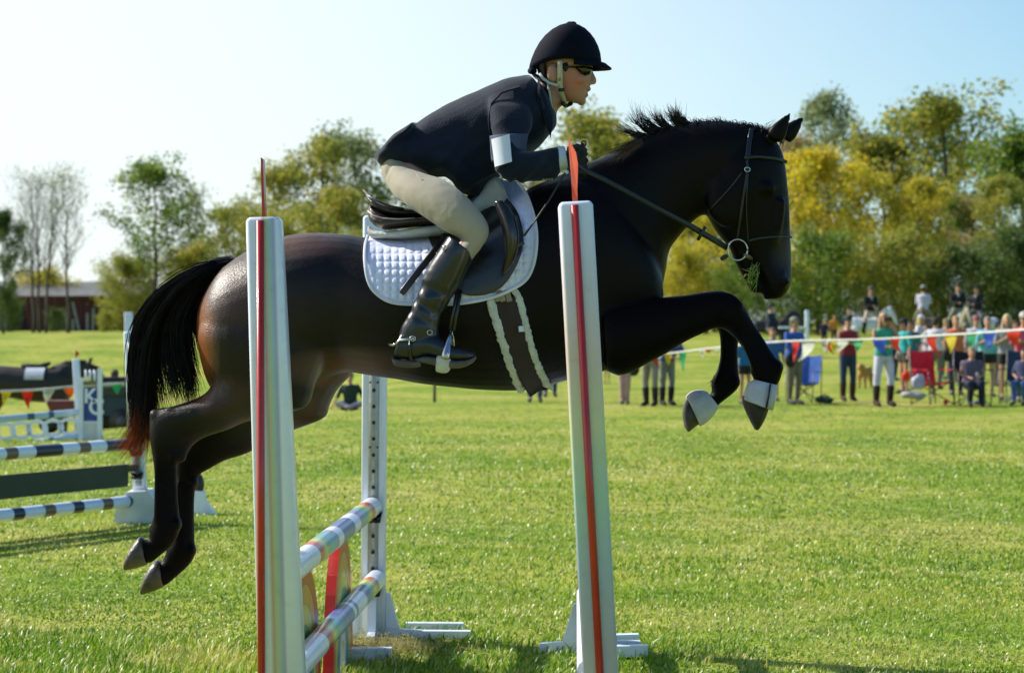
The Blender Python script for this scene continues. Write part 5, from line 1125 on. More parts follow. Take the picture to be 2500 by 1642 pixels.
# ------------------------------------------------------------------ the blue fence with the letter panel
NB = (.03, .10, .20); LB = (.42, .56, .68)
g3z = lambda x, y: terrain(x, y)
def kc_fence():
    d = 29.; q = P(222, 1085, d); zb = g3z(q.x, d)
    o = empty('jump_wing', (q.x, d, zb), 'white picket wing with a blue panel lettered KC left of the dark cart', 'jump wing'); k = d/FOC
    H = (1085-922)*k
    xs = [-.115, .105]
    for x, hh in zip((-.125, .115), (.80, .92)): link('stile', MB().box((x, 0, hh/2), (.055, .06, hh)).mesh('stile', False), WHITE, o)
    link('panel', MB().box((0, .0, .46), (.185, .02, .42)).mesh('panel', False), mat('royal_blue', (.02, .06, .30), (.02, .05, .24), 5, .5), o)
    link('rail', MB().box((0, -.002, .73), (.185, .03, .05)).mesh('rail', False), mat('khaki_rail', (.22, .20, .12)), o); link('rail', MB().box((0, 0, .22), (.185, .03, .04)).mesh('rail', False), WHITE, o)
    pm = MB().tube([(0, 0, .76), (0, 0, .90)], [.016, .014], 8).mesh('picket'); pm.materials.append(WHITE)
    for x in (-.065, -.01, .045):
        c = bpy.data.objects.new('picket', pm); col.objects.link(c); c.parent = o; c.location = (x, 0, 0)
    for s, x, z, sz in (('K', -.09, .48, .21), ('C', -.03, .33, .23)):
        cu = bpy.data.curves.new('letter', 'FONT'); cu.body = s; cu.size = sz*1.25; cu.extrude = .004; cu.bevel_depth = .002; cu.offset = .004
        t = bpy.data.objects.new('tmp', cu); col.objects.link(t); me = bpy.data.meshes.new_from_object(t.evaluated_get(bpy.context.evaluated_depsgraph_get())); bpy.data.objects.remove(t)
        L = link('letter', me, WHITE, o); L.location = (x, -.018, z); L.rotation_euler = (R(90), 0, 0)
    link('foot', MB().prism([(-.16, 0, .0), (-.13, 0, .22), (.10, 0, .22), (.17, 0, 0)], (0, -.02, 0), (0, .02, 0)).mesh('foot', False), WHITE_OLD, o)
    p2 = P(196, 1050, 29.4); zz = g3z(p2.x, 29.4)
    st = standard((p2.x, 29.4, zz), EYE-(876-HY)/FOC*29.4-zz, -3.2, 'slim white post with a tiny red flag beside the blue panel', WHITE, wid=.085, group='white posts by the blue fence', feet=False)
    Hh = EYE-(876-HY)/FOC*29.4-zz
    link('flag', MB().prism([(0, 0, Hh+.02), (0, 0, Hh+.12), (.055, 0, Hh+.07)], (0, -.003, 0), (0, .003, 0)).mesh('flag', False), RED, st); link('flag_stick', MB().tube([(0, 0, Hh-.01), (0, 0, Hh+.12)], .004, 5), RED, st)
    dvv = Vector((-.98, -.20, 0)); 
    def on(px, py, t): z = EYE-(py-HY)/FOC*29.2; return Vector((p2.x+.02, 29.2, z))+dvv*t
    BM = stripe_mat('blue_white_pole', [LB, NB, LB, NB, LB, NB], [.33, .08, .18, .10, .45, .36], 3.)
    a, b = on(196, 1006, 0), P(-40, 1026, 28.6); pole(a, b, .045, BM, 'upper pale and dark blue pole of the blue fence at the left edge', 'blue poles at the left edge')
    a, b = on(196, 1066, 0), P(-40, 1098, 28.6); pole(a, b, .045, BM, 'lower pale and dark blue pole of the blue fence at the left edge', 'blue poles at the left edge')
    lt = empty('lattice_gate', on(196, 1040, .05), 'white lattice of overlapping rings between the two blue poles', 'jump gate')
    rm_ = None
    for i in range(6):
        for s in (0, 1):
            mb = MB(); n = 20
            if s: continue
            rr = [[Vector(((.145-t)*math.cos(a), yy, (.12-t)*math.sin(a))) for t, yy in ((0, -.012), (0, .012), (.045, .012), (.045, -.012))] for a in [2*math.pi*k_/n for k_ in range(n)]]
            rr.append(rr[0]); mb.rings(rr, False)
            if rm_ is None: rm_ = mb.mesh('ring', False); rm_.materials.append(WHITE)
            c = bpy.data.objects.new('ring', rm_); col.objects.link(c); c.parent = lt; c.location = (-.08-i*.205, -.004+.004*(i % 2)-.02*i*.2, -.005-.015*i)
    # taller post of another fence behind the tail
    p3 = P(321, 905, 36); zz = g3z(p3.x, 36)
    standard((p3.x, 36, zz), EYE-(762-HY)/FOC*36-zz, -1.5, 'tall white post peeking out above the striped fence post, left of the tail', WHITE, wid=.12, group='white posts by the blue fence', feet=False)
kc_fence()

# ------------------------------------------------------------------ people
def person_far(px, top, d, spec, label, foot=None):
    """px: photo x of the body axis; top: photo y of the top of the head"""
    x = (px-CX)/FOC*d; z0 = spec.get('z0', terrain(x, d)); zt = EYE-(top-HY)/FOC*d
    pose = spec.get('pose', 'stand'); full = {'stand': 1.72, 'sit': 1.28, 'ride': 1.0, 'ground': .88, 'bend': 1.42}[pose]
    s = spec.get('s', (zt-z0)/full if pose in ('stand', 'ground', 'bend') else spec.get('s0', 1.))
    if pose == 'ride': z0 = zt-full*s*1.0
    if pose == 'sit': s = (zt-z0)/full
    o = None; J = {}
    sw = spec.get('arms', 'down'); tw = spec.get('lean', 0.)
    # joints, facing -y
    if pose in ('stand', 'bend'):
        pel = Vector((0, 0, .93)); che = Vector((0, 0, 1.30)); nek = Vector((0, 0, 1.47)); hed = Vector((0, -.02, 1.605))
        if pose == 'bend': che = Vector((0, -.22, 1.18)); nek = Vector((0, -.36, 1.28)); hed = Vector((0, -.44, 1.36))
        w_ = spec.get('stance', .10); L = [[Vector((sx*.085, 0, .90)), Vector((sx*(w_+.005), -.02, .50)), Vector((sx*w_, .02, .09)), Vector((sx*w_*1.1, -.10, .04))] for sx in (-1, 1)]
    elif pose == 'sit':
        pel = Vector((0, .05, .50)); che = Vector((0, .10, .86)); nek = Vector((0, .08, 1.03)); hed = Vector((0, .05, 1.165))
        L = [[Vector((sx*.085, .05, .48)), Vector((sx*.12, -.38, .50)), Vector((sx*.12, -.34, .10)), Vector((sx*.13, -.46, .05))] for sx in (-1, 1)]
    elif pose == 'ground':
        pel = Vector((0, .05, .10)); che = Vector((0, .0, .46)); nek = Vector((0, -.02, .62)); hed = Vector((0, -.06, .765))
        L = [[Vector((sx*.09, .05, .10)), Vector((sx*.28, -.30, .14)), Vector((-sx*.05, -.42, .06)), Vector((-sx*.14, -.42, .05))] for sx in (-1, 1)]
    else:
        pel = Vector((0, 0, .20)); che = Vector((0, -.02, .57)); nek = Vector((0, -.03, .74)); hed = Vector((0, -.05, .885))
        L = [[Vector((sx*.09, 0, .18)), Vector((sx*.28, -.28, -.05)), Vector((sx*.30, -.14, -.45)), Vector((sx*.31, -.26, -.50))] for sx in (-1, 1)]
    sh = [che+Vector((sx*.185, .0, .10)) for sx in (-1, 1)]; fw = Vector((0, -1, 0)); A = []
    for i, sx in enumerate((-1, 1)):
        a = sw if isinstance(sw, str) else sw[i]
        if a == 'down': e, h = sh[i]+Vector((sx*.06, .02, -.28)), sh[i]+Vector((sx*.06, -.06, -.53))
        elif a == 'fold': e, h = sh[i]+Vector((sx*.05, -.06, -.27)), che+Vector((-sx*.07, -.20, -.12))
        elif a == 'hip': e, h = sh[i]+Vector((sx*.20, .03, -.22)), sh[i]+Vector((sx*.0, -.05, -.40))
        elif a == 'face': e, h = sh[i]+Vector((sx*.07, -.16, -.16)), hed+Vector((sx*.05, -.14, -.02))
        elif a == 'front': e, h = sh[i]+Vector((sx*.05, -.08, -.26)), che+Vector((sx*.04, -.28, -.20))
        elif a == 'phone': e, h = sh[i]+Vector((sx*.04, -.06, -.27)), che+Vector((sx*.05, -.26, -.06))
        elif a == 'lap': e, h = sh[i]+Vector((sx*.06, -.04, -.27)), pel+Vector((sx*.08, -.30, .12))
        elif a == 'support': e, h = sh[i]+Vector((sx*.12, .04, -.26)), sh[i]+Vector((sx*.24, .02, -.48))
        A.append([sh[i], e, h])
    g = spec.get('fat', 1.)*1.1
    bd = MB()
    tor = [(pel+Vector((0, 0, -.07)), .10, .085), (pel, .155, .105), (pel.lerp(che, .45), .125, .09), (che, .160, .105), (che+Vector((0, 0, .10)), .165, .095), (che.lerp(nek, .85), .075, .06), (nek, .052, .055)]
    def stk(mb, f, lo=0, hi=99, ex=0.):
        mb.rings([[c+Vector((rx*g*f*math.cos(a)+ex*math.cos(a), ry*g*f*math.sin(a)+ex*math.sin(a), 0)) for a in [2*math.pi*k/14 for k in range(14)]] for c, rx, ry in tor[lo:hi]])
    stk(bd, .93); bd.tube([nek-Vector((0, 0, .05)), hed+Vector((0, .01, -.02))], [.05, .052], 10)
    bd.rings([[hed+Vector((rx*math.cos(a), ry*math.sin(a)+dy, dz)) for a in [2*math.pi*k/14 for k in range(14)]] for dz, rx, ry, dy in ((-.125, .03, .03, -.055), (-.10, .048, .055, -.035), (-.05, .064, .08, -.01), (0, .072, .092, 0), (.05, .072, .09, .005), (.09, .055, .07, .005), (.112, .02, .03, .005))])
    bd.tube([hed+Vector((0, -.09, .02)), hed+Vector((0, -.108, -.028))], [.009, .014], 6, round_ends=True)
    for a in A:
        bd.tube(a, [.043, .036, .026], 8, round_ends=True); dr = (a[2]-a[1]).normalized()
        bd.ell(a[2]+dr*.05, (.032, .032, .042), 8, 6); bd.tube([a[2]+dr*.02, a[2]+dr*.05+Vector((.03 if a[2].x < 0 else -.03, -.02, 0))], [.012, .009], 5)
    for l in L: bd.tube(l[:3], [.078*g, .052, .034], 10, round_ends=True); bd.tube([l[2], l[3], l[3]+(l[3]-l[2]).normalized()*.03], [.036, .034, .026], 8, round_ends=True)
    body = remesh(bd, .019, 3, 'person')
    o = link('person', body, spec.get('skinm', SKIN)); o.location = (x, d, z0); o.scale = (s, s, s); o.rotation_euler.z = R(spec.get('yaw', 0))
    tag(o, label, 'person', spec.get('group', 'spectators and riders in the background'))
    def piece(nm, mb, c, vox=.018, sm=2, m_=None, fold_=.004):
        me = remesh(mb, vox, sm, nm) if vox else mb.mesh(nm)
        if fold_ and vox: displace(me, lambda p, n: fold_*noise.noise(p*14))
        return link(nm, me, m_ or colour(c), o)
    if spec.get('shirt'):
        m = MB(); stk(m, 1.06, 1 if not spec.get('long') else 0, 6, .012)
        sl = spec.get('sleeve', 'short')
        if sl != 'none':
            for a in A: m.tube([a[0].lerp(che, .1), a[0].lerp(a[1], .5), a[1]] if sl == 'short' else a, [.062, .054, .05] if sl == 'short' else [.060, .052, .040], 10, round_ends=True)
        piece(spec.get('shirtname', 'shirt'), m, spec['shirt'])
    if spec.get('tie'):
        piece('shirt_front', MB().prism([che+Vector((-.05, -.112, .12)), che+Vector((.05, -.112, .12)), che+Vector((.0, -.122, -.05))], (0, -.012, 0), (0, .02, 0)), spec['tie'], None)
    if spec.get('pants'):
        m = MB(); stk(m, 1.03, 0, 2, .014); ml = spec.get('leglen', 1.)
        for l in L:
            if ml < .5: m.tube([l[0], l[0].lerp(l[1], .45)], [.096*g, .085*g], 10, round_ends=False)
            else: m.tube(l[:3], [.093*g, .064*g, .047], 10, round_ends=True)
        piece(spec.get('pantsname', 'trousers'), m, spec['pants'])
    if spec.get('boots'):
        for l in L:
            m = MB(); m.tube([l[1].lerp(l[2], .25), l[1].lerp(l[2], .6), l[2]], [.074, .070, .058], 10); m.tube([l[2]+Vector((0, .03, -.02)), l[3], l[3]+(l[3]-l[2]).normalized()*.05], [.055, .052, .04], 8, round_ends=True)
            piece('boot', m, spec['boots'], .018, 1, fold_=0)
    elif pose != 'ride':
        for l in L:
            m = MB(); m.tube([l[2]+Vector((0, .03, -.03)), l[3], l[3]+(l[3]-l[2]).normalized()*.05], [.044, .044, .034], 8, round_ends=True); piece('shoe', m, spec.get('shoes', (.05, .05, .06)), None)
    if spec.get('hair'):
        m = MB(); m.rings([[hed+Vector((rx*math.cos(a), ry*math.sin(a)+dy, dz)) for a in [2*math.pi*k/14 for k in range(14)]] for dz, rx, ry, dy in ((-.075, .05, .04, .055), (-.03, .077, .07, .035), (.02, .081, .085, .022), (.07, .078, .092, .01), (.105, .058, .07, .008), (.125, .02, .03, .005))])
        if spec.get('longhair'):
            m.tube([hed+Vector((0, .06, .02)), hed+Vector((0, .085, -.12)), hed+Vector((0, .09, -.28)), hed+Vector((0, .09, -.38))], [.07, .075, .07, .04], 10)
            for sx in (-1, 1): m.tube([hed+Vector((sx*.06, .01, .05)), hed+Vector((sx*.085, .01, -.08)), hed+Vector((sx*.10, -.02, -.22)), hed+Vector((sx*.10, -.05, -.32))], [.03, .034, .034, .018], 8)
        piece('hair', m, spec['hair'], .014, 1)
    if spec.get('hat'):
        m = MB(); m.rings([[hed+Vector((rx*math.cos(a), ry*math.sin(a)+.003, dz)) for a in [2*math.pi*k/16 for k in range(16)]] for dz, rx, ry in ((.035, .088, .104), (.08, .087, .10), (.12, .07, .082), (.145, .03, .035))])
        fr = -1 if not spec.get('hatback') else 1
        m.prism([hed+Vector((.07*math.cos(a), fr*(.085+.085*math.sin(a)), .042+.0*a)) for a in [math.pi*k/8 for k in range(9)]], (0, 0, -.006), (0, 0, .008)); piece('cap' if not spec.get('helmet') else 'helmet', m, spec['hat'], None)
    if spec.get('glasses'): piece('sunglasses', MB().prism([hed+Vector((-.06, -.083, .005)), hed+Vector((.06, -.083, .005)), hed+Vector((.06, -.083, .03)), hed+Vector((-.06, -.083, .03))], (0, -.012, 0), (0, .03, 0)), (.01, .01, .01), None)
    if spec.get('camera'):
        m = MB().box(hed+Vector((0, -.14, .01)), (.12, .07, .08)); m.tube([hed+Vector((0, -.16, .01)), hed+Vector((0, -.26, .01))], .035, 10); cm = piece('camera', m, (.01, .01, .012), None)
    if spec.get('phone'): piece('phone', MB().box(A[1][2]+Vector((-.03, -.05, .06)), (.07, .012, .13)), spec['phone'], None)
    if spec.get('bag'): 
        b_ = MB().ell(sh[0]+Vector((-.02, -.12, -.52)), (.13, .09, .15)); piece('bag', b_, spec['bag'], .02, 2)
    return o
TEAL = (.03, .33, .30); NAVY = (.015, .025, .06); KH = (.20, .18, .11); BLK = (.012, .012, .014); JEAN = (.05, .10, .22); BRN = (.05, .022, .012); BLOND = (.50, .36, .16); WH = (.62, .63, .72); GREY = (.34, .36, .38)
pf = person_far
# standing crowd along the bunting, from left to right
pf(1306, 770, 42, dict(shirt=GREY, pants=JEAN, hair=BRN, arms='down'), 'bystander hidden behind the horse belly, only the jeans showing by the girth')
pf(1343, 775, 45, dict(shirt=NAVY, pants=(.03, .06, .14), hair=BRN), 'bystander right of the jeans by the girth, only dark trousers showing')
pf(1482, 862, 54, dict(shirt=(.02, .10, .45), pants=(.20, .14, .05), hair=BRN, leglen=.4), 'child in blue behind the elbow of the near foreleg')
pf(1525, 775, 41, dict(shirt=(.55, .28, .30), pants=(.50, .33, .33), hair=BLOND, stance=.05), 'bystander in pale pink leggings under the raised forearm')
pf(1588, 820, 40, dict(pose='bend', shirt=(.02, .05, .16), pants=(.26, .25, .21), boots=BLK, hair=BRN, yaw=-30, arms='front', bag=BLK), 'left one of two bent-over riders in grey breeches and black boots')
pf(1628, 822, 40.4, dict(pose='bend', shirt=(.03, .09, .36), pants=(.24, .24, .21), boots=BLK, hair=BRN, yaw=25, arms='front'), 'right one of two bent-over riders, in a blue shirt')
pf(1818, 812, 41, dict(shirt=(.02, .16, .40), pants=BLK, hair=BRN, leglen=.4, yaw=30), 'person in a blue and green top between the two front legs of the horse')
pf(1886, 800, 42.5, dict(shirt=(.03, .12, .34), pants=(.10, .12, .14), hair=(.22, .09, .04), leglen=.4), 'brown-haired child beside the man in the blue shirt')
pf(1938, 776, 41, dict(shirt=(.03, .10, .42), pants=KH, hair=(.18, .16, .13), hat=(.22, .22, .18), sleeve='long', yaw=35, arms='front', bag=BLK, fat=1.12), 'stout man in a blue shirt and khaki trousers beside the blue camp chair')
pf(2070, 772, 42.7, dict(shirt=(.25, .02, .035), sleeve='none', pants=(.02, .045, .10), boots=BRN, hat=(.02, .05, .035), hair=BRN, arms='fold', yaw=12), 'person in a dark red vest with folded arms, jeans and brown boots')
pf(2157, 764, 40, dict(shirt=(.04, .36, .27), sleeve='none', pants=(.58, .58, .74), boots=(.035, .014, .008), hair=(.55, .33, .17), longhair=1, arms=('front', 'face'), camera=1, yaw=18, stance=.14), 'long-haired photographer in a green top and white breeches')
pf(2208, 779, 47, dict(shirt=(.02, .36, .40), pants=(.06, .055, .05), leglen=.4, hat=(.015, .02, .05), hair=BLK, yaw=-70), 'person in a turquoise shirt, shorts and navy cap right of the photographer')
pf(2221, 782, 50, dict(shirt=(.03, .16, .20), pants=(.03, .09, .12), hair=BRN, yaw=-20), 'person in dark teal clothes behind the turquoise shirt')
pf(2247, 770, 58, dict(shirt=WH, pants=(.02, .03, .08), hat=(.60, .62, .72), hair=BLOND, longhair=1, yaw=60, sleeve='short'), 'blonde person in a white cap and white shirt')
pf(2233, 800, 62, dict(shirt=(.40, .60, .72), pants=(.40, .58, .70), hair=BRN), 'person in pale blue clothes between the turquoise shirt and the white cap')
pf(2284, 775, 50, dict(shirt=WH, pants=(.14, .16, .13), hair=(.05, .03, .02), yaw=150, arms='hip', leglen=1), 'person in a white tee shirt with hands on hips above the red camp chair')
pf(2334, 771, 46, dict(shirt=(.62, .16, .07), sleeve='none', pants=(.015, .02, .06), hair=(.45, .28, .14), arms=('down', 'hip'), bag=BLK), 'person in an orange tank top and dark trousers')
pf(2383, 772, 49, dict(shirt=(.52, .56, .70), pants=(.10, .11, .12), hair=BRN, hat=(.32, .12, .13), fat=1.05), 'person in a white shirt and dusty red cap')
pf(2411, 773, 45, dict(shirt=(.16, .48, .56), pants=BLK, leglen=.4, hair=(.30, .26, .22), arms='phone', phone=(.6, .2, .12), fat=1.15), 'grey-haired person in a light blue shirt and black shorts')
pf(2459, 767, 43, dict(shirt=(.27, .31, .33), pants=BLK, leglen=.4, hair=(.60, .50, .28), longhair=1, arms='phone', yaw=-10), 'person with long pale blond hair in a grey top and black shorts')
pf(2499, 764, 42, dict(shirt=(.55, .09, .17), pants=(.02, .12, .25), hat=(.55, .56, .52), hair=BRN, glasses=1, arms='fold'), 'person in a pink shirt and white cap cut by the right edge')
pf(2374, 848, 40, dict(pose='sit', shirt=(.10, .085, .15), sleeve='none', pants=(.012, .02, .06), boots=BLK, hair=(.34, .24, .14), arms='lap', phone=(.4, .4, .4), fat=1.25), 'woman in a purple-grey tank top sitting in the black camp chair')
pf(2499, 850, 40.5, dict(pose='sit', shirt=(.05, .06, .14), pants=(.06, .14, .34), hair=BRN, arms='lap', yaw=-30, fat=1.15), 'person in blue jeans sitting in a camp chair at the right edge')
pf(855, 938, 38.5, dict(pose='ground', shirt=(.015, .04, .03), pants=(.26, .27, .32), hat=(.20, .22, .24), hair=BRN, arms='support', s=.72), 'child in green shirt and grey cap sitting on the grass by the far left post')

pf(2181, 790, 56, dict(shirt=(.25, .27, .30), pants=NAVY, hair=BRN, yaw=40), 'person in grey half hidden behind the right shoulder of the photographer')
pf(2264, 792, 55, dict(shirt=(.45, .40, .50), pants=JEAN, hair=(.12, .07, .04), yaw=-60), 'brown-haired person in pale violet between the white cap and the white tee shirt')
pf(2309, 778, 57, dict(shirt=(.55, .36, .30), pants=KH, hair=(.30, .22, .12), yaw=30, arms='fold'), 'person in a salmon shirt left of the orange tank top')
pf(2357, 790, 54, dict(shirt=(.10, .20, .12), pants=NAVY, hair=BLK, hat=(.30, .28, .22), yaw=-40), 'person in a dark green shirt and tan hat behind the orange tank top')
pf(2436, 784, 52, dict(shirt=(.50, .50, .50), pants=KH, hair=BRN, hat=(.05, .06, .12), yaw=50), 'person in a grey-white shirt and navy cap left of the long blond hair')
pf(2478, 782, 53, dict(shirt=(.28, .10, .12), pants=JEAN, hair=BRN, yaw=20, arms='hip'), 'person in a maroon shirt right of the long blond hair')
pf(2392, 800, 60, dict(shirt=(.06, .20, .40), pants=NAVY, hair=(.4, .3, .15), yaw=-15), 'person in a blue shirt far behind the dusty red cap')
# ------------------------------------------------------------------ horses far off
def far_horse(px, wy, d, yaw, c1, c2, label, s=1., maneC=None, headup=0., pad=None, gz=None):
    """wy: photo y of the withers"""
    b = MB(); Vv = Vector
    def R2(c, ry, rz, n=14): return [Vv((c[0], ry*math.cos(a), c[1]+rz*math.sin(a))) for a in [2*math.pi*k/n for k in range(n)]]
    b.rings([R2(c, ry, rz) for c, ry, rz in (((-.80, 1.25), .05, .08), ((-.76, 1.27), .16, .19), ((-.60, 1.27), .25, .26), ((-.35, 1.25), .27, .27), ((0, 1.20), .29, .29), ((.32, 1.19), .27, .30), ((.58, 1.22), .22, .28), ((.74, 1.22), .13, .20), ((.80, 1.2), .05, .08))])
    h = headup
    nk = [Vv((.50, 0, 1.30)), Vv((.72, 0, 1.50+h*.3)), Vv((.90, 0, 1.68+h*.7)), Vv((1.04, 0, 1.80+h))]
    b.tube(nk, [.25, .19, .145, .115], 14, flat=.55)
    hd = nk[-1]; b.tube([hd+Vv((-.06, 0, .02)), hd+Vv((.05, 0, -.05)), hd+Vv((.20, 0, -.26)), hd+Vv((.31, 0, -.46)), hd+Vv((.34, 0, -.55))], [.08, .125, .095, .065, .05], 12, flat=.72, round_ends=True)
    for sy in (-1, 1): b.tube([hd+Vv((-.02, sy*.06, .08)), hd+Vv((.01, sy*.07, .16)), hd+Vv((.03, sy*.07, .22))], [.03, .028, .008], 6)
    for sy in (-1, 1):
        b.tube([(.55, sy*.12, 1.10), (.57, sy*.13, .85), (.58, sy*.13, .52), (.58, sy*.13, .48), (.57, sy*.13, .16), (.61, sy*.13, .05)], [.13, .09, .06, .055, .04, .055], 10)
        b.tube([(-.62, sy*.13, 1.15), (-.58, sy*.14, .92), (-.66, sy*.13, .72), (-.76, sy*.13, .55), (-.74, sy*.13, .50), (-.70, sy*.13, .18), (-.66, sy*.13, .05)], [.20, .15, .10, .06, .055, .042, .055], 10)
    x = (px-CX)/FOC*d; gz = terrain(x, d) if gz is None else gz; zt = EYE-(wy-HY)/FOC*d; s = (zt-gz)/1.50
    m_ = mat('far_coat', c1, c2, 3.5, .6)
    o = link('horse', remesh(b, .028, 4, 'horse'), m_); o.location = (x, d, gz); o.scale = (s, s, s); o.rotation_euler.z = R(yaw); tag(o, label, 'horse', 'horses in the background')
    tl = MB().tube([(-.78, 0, 1.36), (-.90, 0, 1.25), (-.94, 0, .95), (-.90, 0, .62)], [.03, .06, .075, .03], 8); link('tail', tl, colour(maneC or c2), o)
    mn = MB().tube([nk[0]+Vv((-.02, 0, .20)), nk[1]+Vv((-.09, 0, .15)), nk[2]+Vv((-.10, 0, .11)), nk[3]+Vv((-.08, 0, .10))], [.03, .05, .05, .04], 8); link('mane', mn, colour(maneC or c2), o)
    if pad:
        q = MB(); q.rings([[Vv((xx, .30*math.cos(a), 1.17+.335*math.sin(a))) for a in [math.pi*(.12+.76*k/12) for k in range(13)]] for xx in (-.02, .30)], False)
        sp_ = link('saddle_cloth', q, colour(pad), None); sp_.location = o.location; sp_.scale = (s, s, s); sp_.rotation_euler = o.rotation_euler; tag(sp_, 'pale saddle cloth on the black horse at the left', 'saddle cloth')
        sd_ = MB().tube([(-.12, 0, 1.52), (.0, 0, 1.505), (.2, 0, 1.50), (.36, 0, 1.56)], [.03, .05, .05, .03], 8, flat=1.8); s2 = link('saddle', sd_, colour((.012, .01, .012)), None); s2.location = o.location; s2.scale = (s, s, s); s2.rotation_euler = o.rotation_euler; tag(s2, 'dark saddle on the black horse at the left', 'saddle')
    return o
far_horse(70, 895, 53, 0, (.010, .009, .010), (.018, .014, .013), 'black horse standing at the left behind the blue fence', headup=-.32, pad=(.60, .63, .74))
far_horse(1880, 782, 74, 0, (.014, .013, .015), (.03, .026, .028), 'dark horse with arched neck behind the man in the blue shirt')
far_horse(2115, 776, 75, 20, (.85, .86, .90), (.66, .68, .75), 'light grey horse facing right behind the photographer', maneC=(.55, .55, .57))
far_horse(2262, 776, 76, -110, (.14, .07, .04), (.08, .04, .025), 'brown horse under the rider in the white shirt')
far_horse(2336, 774, 74, -80, (.28, .26, .19), (.18, .17, .13), 'dun horse facing the camera under the left black-coated rider', maneC=(.18, .16, .12))
far_horse(2400, 776, 76, -150, (.74, .76, .76), (.62, .64, .64), 'white horse under the right black-coated rider', maneC=(.5, .52, .5))
pf(1880, 742, 73.8, dict(pose='ride', shirt=(.015, .025, .06), sleeve='long', pants=(.12, .12, .12), hat=(.02, .03, .06), helmet=1, yaw=60, arms='front', hair=BRN), 'rider in dark clothes bent on the dark horse below the muzzle')
pf(2124, 701, 75, dict(pose='ride', shirt=BLK, sleeve='long', tie=(.5, .55, .68), pants=(.45, .36, .28), boots=BLK, hat=(.10, .11, .13), helmet=1, yaw=15, arms='front', shirtname='jacket', hair=BRN), 'rider in a black jacket on the light grey horse')
pf(2254, 697, 76, dict(pose='ride', shirt=(.56, .57, .72), sleeve='long', pants=(.24, .24, .16), boots=BLK, hat=(.32, .33, .36), helmet=1, yaw=165, arms='front', hair=BLK), 'rider in a white shirt on the brown horse')
pf(2338, 693, 74, dict(pose='ride', shirt=BLK, sleeve='long', tie=(.45, .52, .70), pants=(.24, .24, .18), boots=BLK, hat=(.05, .055, .04), helmet=1, yaw=0, arms='front', shirtname='jacket', hair=BRN), 'left one of the two black-coated riders at the right')
pf(2386, 698, 75.5, dict(pose='ride', shirt=(.010, .011, .018), sleeve='long', tie=(.22, .27, .33), pants=(.10, .11, .12), boots=BLK, hat=(.010, .010, .014), helmet=1, yaw=-35, arms='front', shirtname='jacket', hair=BLK), 'right one of the two black-coated riders at the right')
pf(2072, 752, 78, dict(shirt=(.02, .03, .12), pants=NAVY, hair=BRN), 'distant person in navy behind the person in the red vest')
pf(2037, 768, 84, dict(shirt=(.55, .22, .03), pants=(.10, .07, .05), hair=(.2, .1, .05)), 'distant person in an orange top at the foot of the trees')
pf(2012, 780, 84, dict(shirt=(.02, .02, .07), pants=BLK, hair=BLK, pose='stand'), 'distant person in dark clothes left of the orange top')

# ------------------------------------------------------------------ camp chairs, cart, dog, bunting and oddments
def camp_chair(px, d, c, yaw, label, s=1., bagc=None):
    x = (px-CX)/FOC*d; o = empty('camp_chair', (x, d, terrain(x, d)), label, 'camp chair', 'folding camp chairs among the spectators', R(yaw)); o.scale = (s, s, s)
    cm = colour(c, .7, .25)
    def cloth(pts, nm):
        q = MB(); q.add([Vector(p) for p in pts]+[Vector(p)+Vector((0, .008, -.012)) for p in pts], [(0, 1, 4, 3), (1, 2, 5, 4), (6+3, 6+4, 6+1, 6+0), (6+4, 6+5, 6+2, 6+1), (0, 3, 9, 6), (2, 8, 11, 5), (0, 6, 7, 1), (1, 7, 8, 2), (3, 4, 10, 9), (4, 5, 11, 10)]); link(nm, q.mesh(nm, False), cm, o)
    cloth([(-.26, -.24, .44), (0, -.24, .38), (.26, -.24, .44), (-.25, .22, .40), (0, .22, .34), (.25, .22, .40)], 'seat')
    cloth([(-.25, .22, .42), (0, .27, .38), (.25, .22, .42), (-.27, .33, .98), (0, .37, .95), (.27, .33, .98)], 'backrest')
    for sx in (-1, 1):
        link('armrest', MB().box((sx*.30, 0, .64), (.07, .46, .02)).mesh('armrest', False), cm, o)
        for a, b in (((sx*.28, -.25, .02), (-sx*.24, .22, .42)), ((sx*.28, .26, .02), (sx*.27, .33, .99)), ((sx*.28, -.25, .02), (sx*.30, -.22, .64)), ((sx*.28, .26, .02), (-sx*.24, -.24, .44))):
            link('leg', MB().tube([a, b], .012, 6), colour((.15, .15, .16), .4), o)
    return o
camp_chair(2278, 40.5, (.80, .02, .05), 30, 'empty red folding camp chair with a white bag')
camp_chair(1962, 41.6, (.06, .18, .62), -28, 'bright blue folding camp chair beside the man in the blue shirt', .9)
camp_chair(2374, 40.15, (.012, .014, .02), 0, 'black folding camp chair under the woman in the tank top')
camp_chair(2486, 40.8, (.03, .06, .14), -25, 'dark blue folding camp chair at the right edge')
def blob(px, py, d, r, c, name, label, cat, flat=1.):
    p = P(px, py, d); p.z = max(p.z, terrain(p.x, d)+r*flat*.5) if False else p.z
    m = MB().ell((0, 0, 0), (r, r*.6, r*flat), 14, 10); me = remesh(m, r*.12, 2, name); displace(me, lambda q, n: r*.18*noise.noise(q*(3/r)*.6))
    o = link(name, me, colour(c, .7)); o.location = p; tag(o, label, cat); return o
b_ = blob(2243, 932, 40.2, .13, (.52, .50, .66), 'tote_bag', 'white and purple bag hanging at the left arm of the red chair', 'bag', 1.1)
link('handle', MB().tube([(-.09, 0, .10), (-.05, 0, .22), (.05, 0, .22), (.09, 0, .10)], .012, 6), colour((.5, .05, .08)), b_)
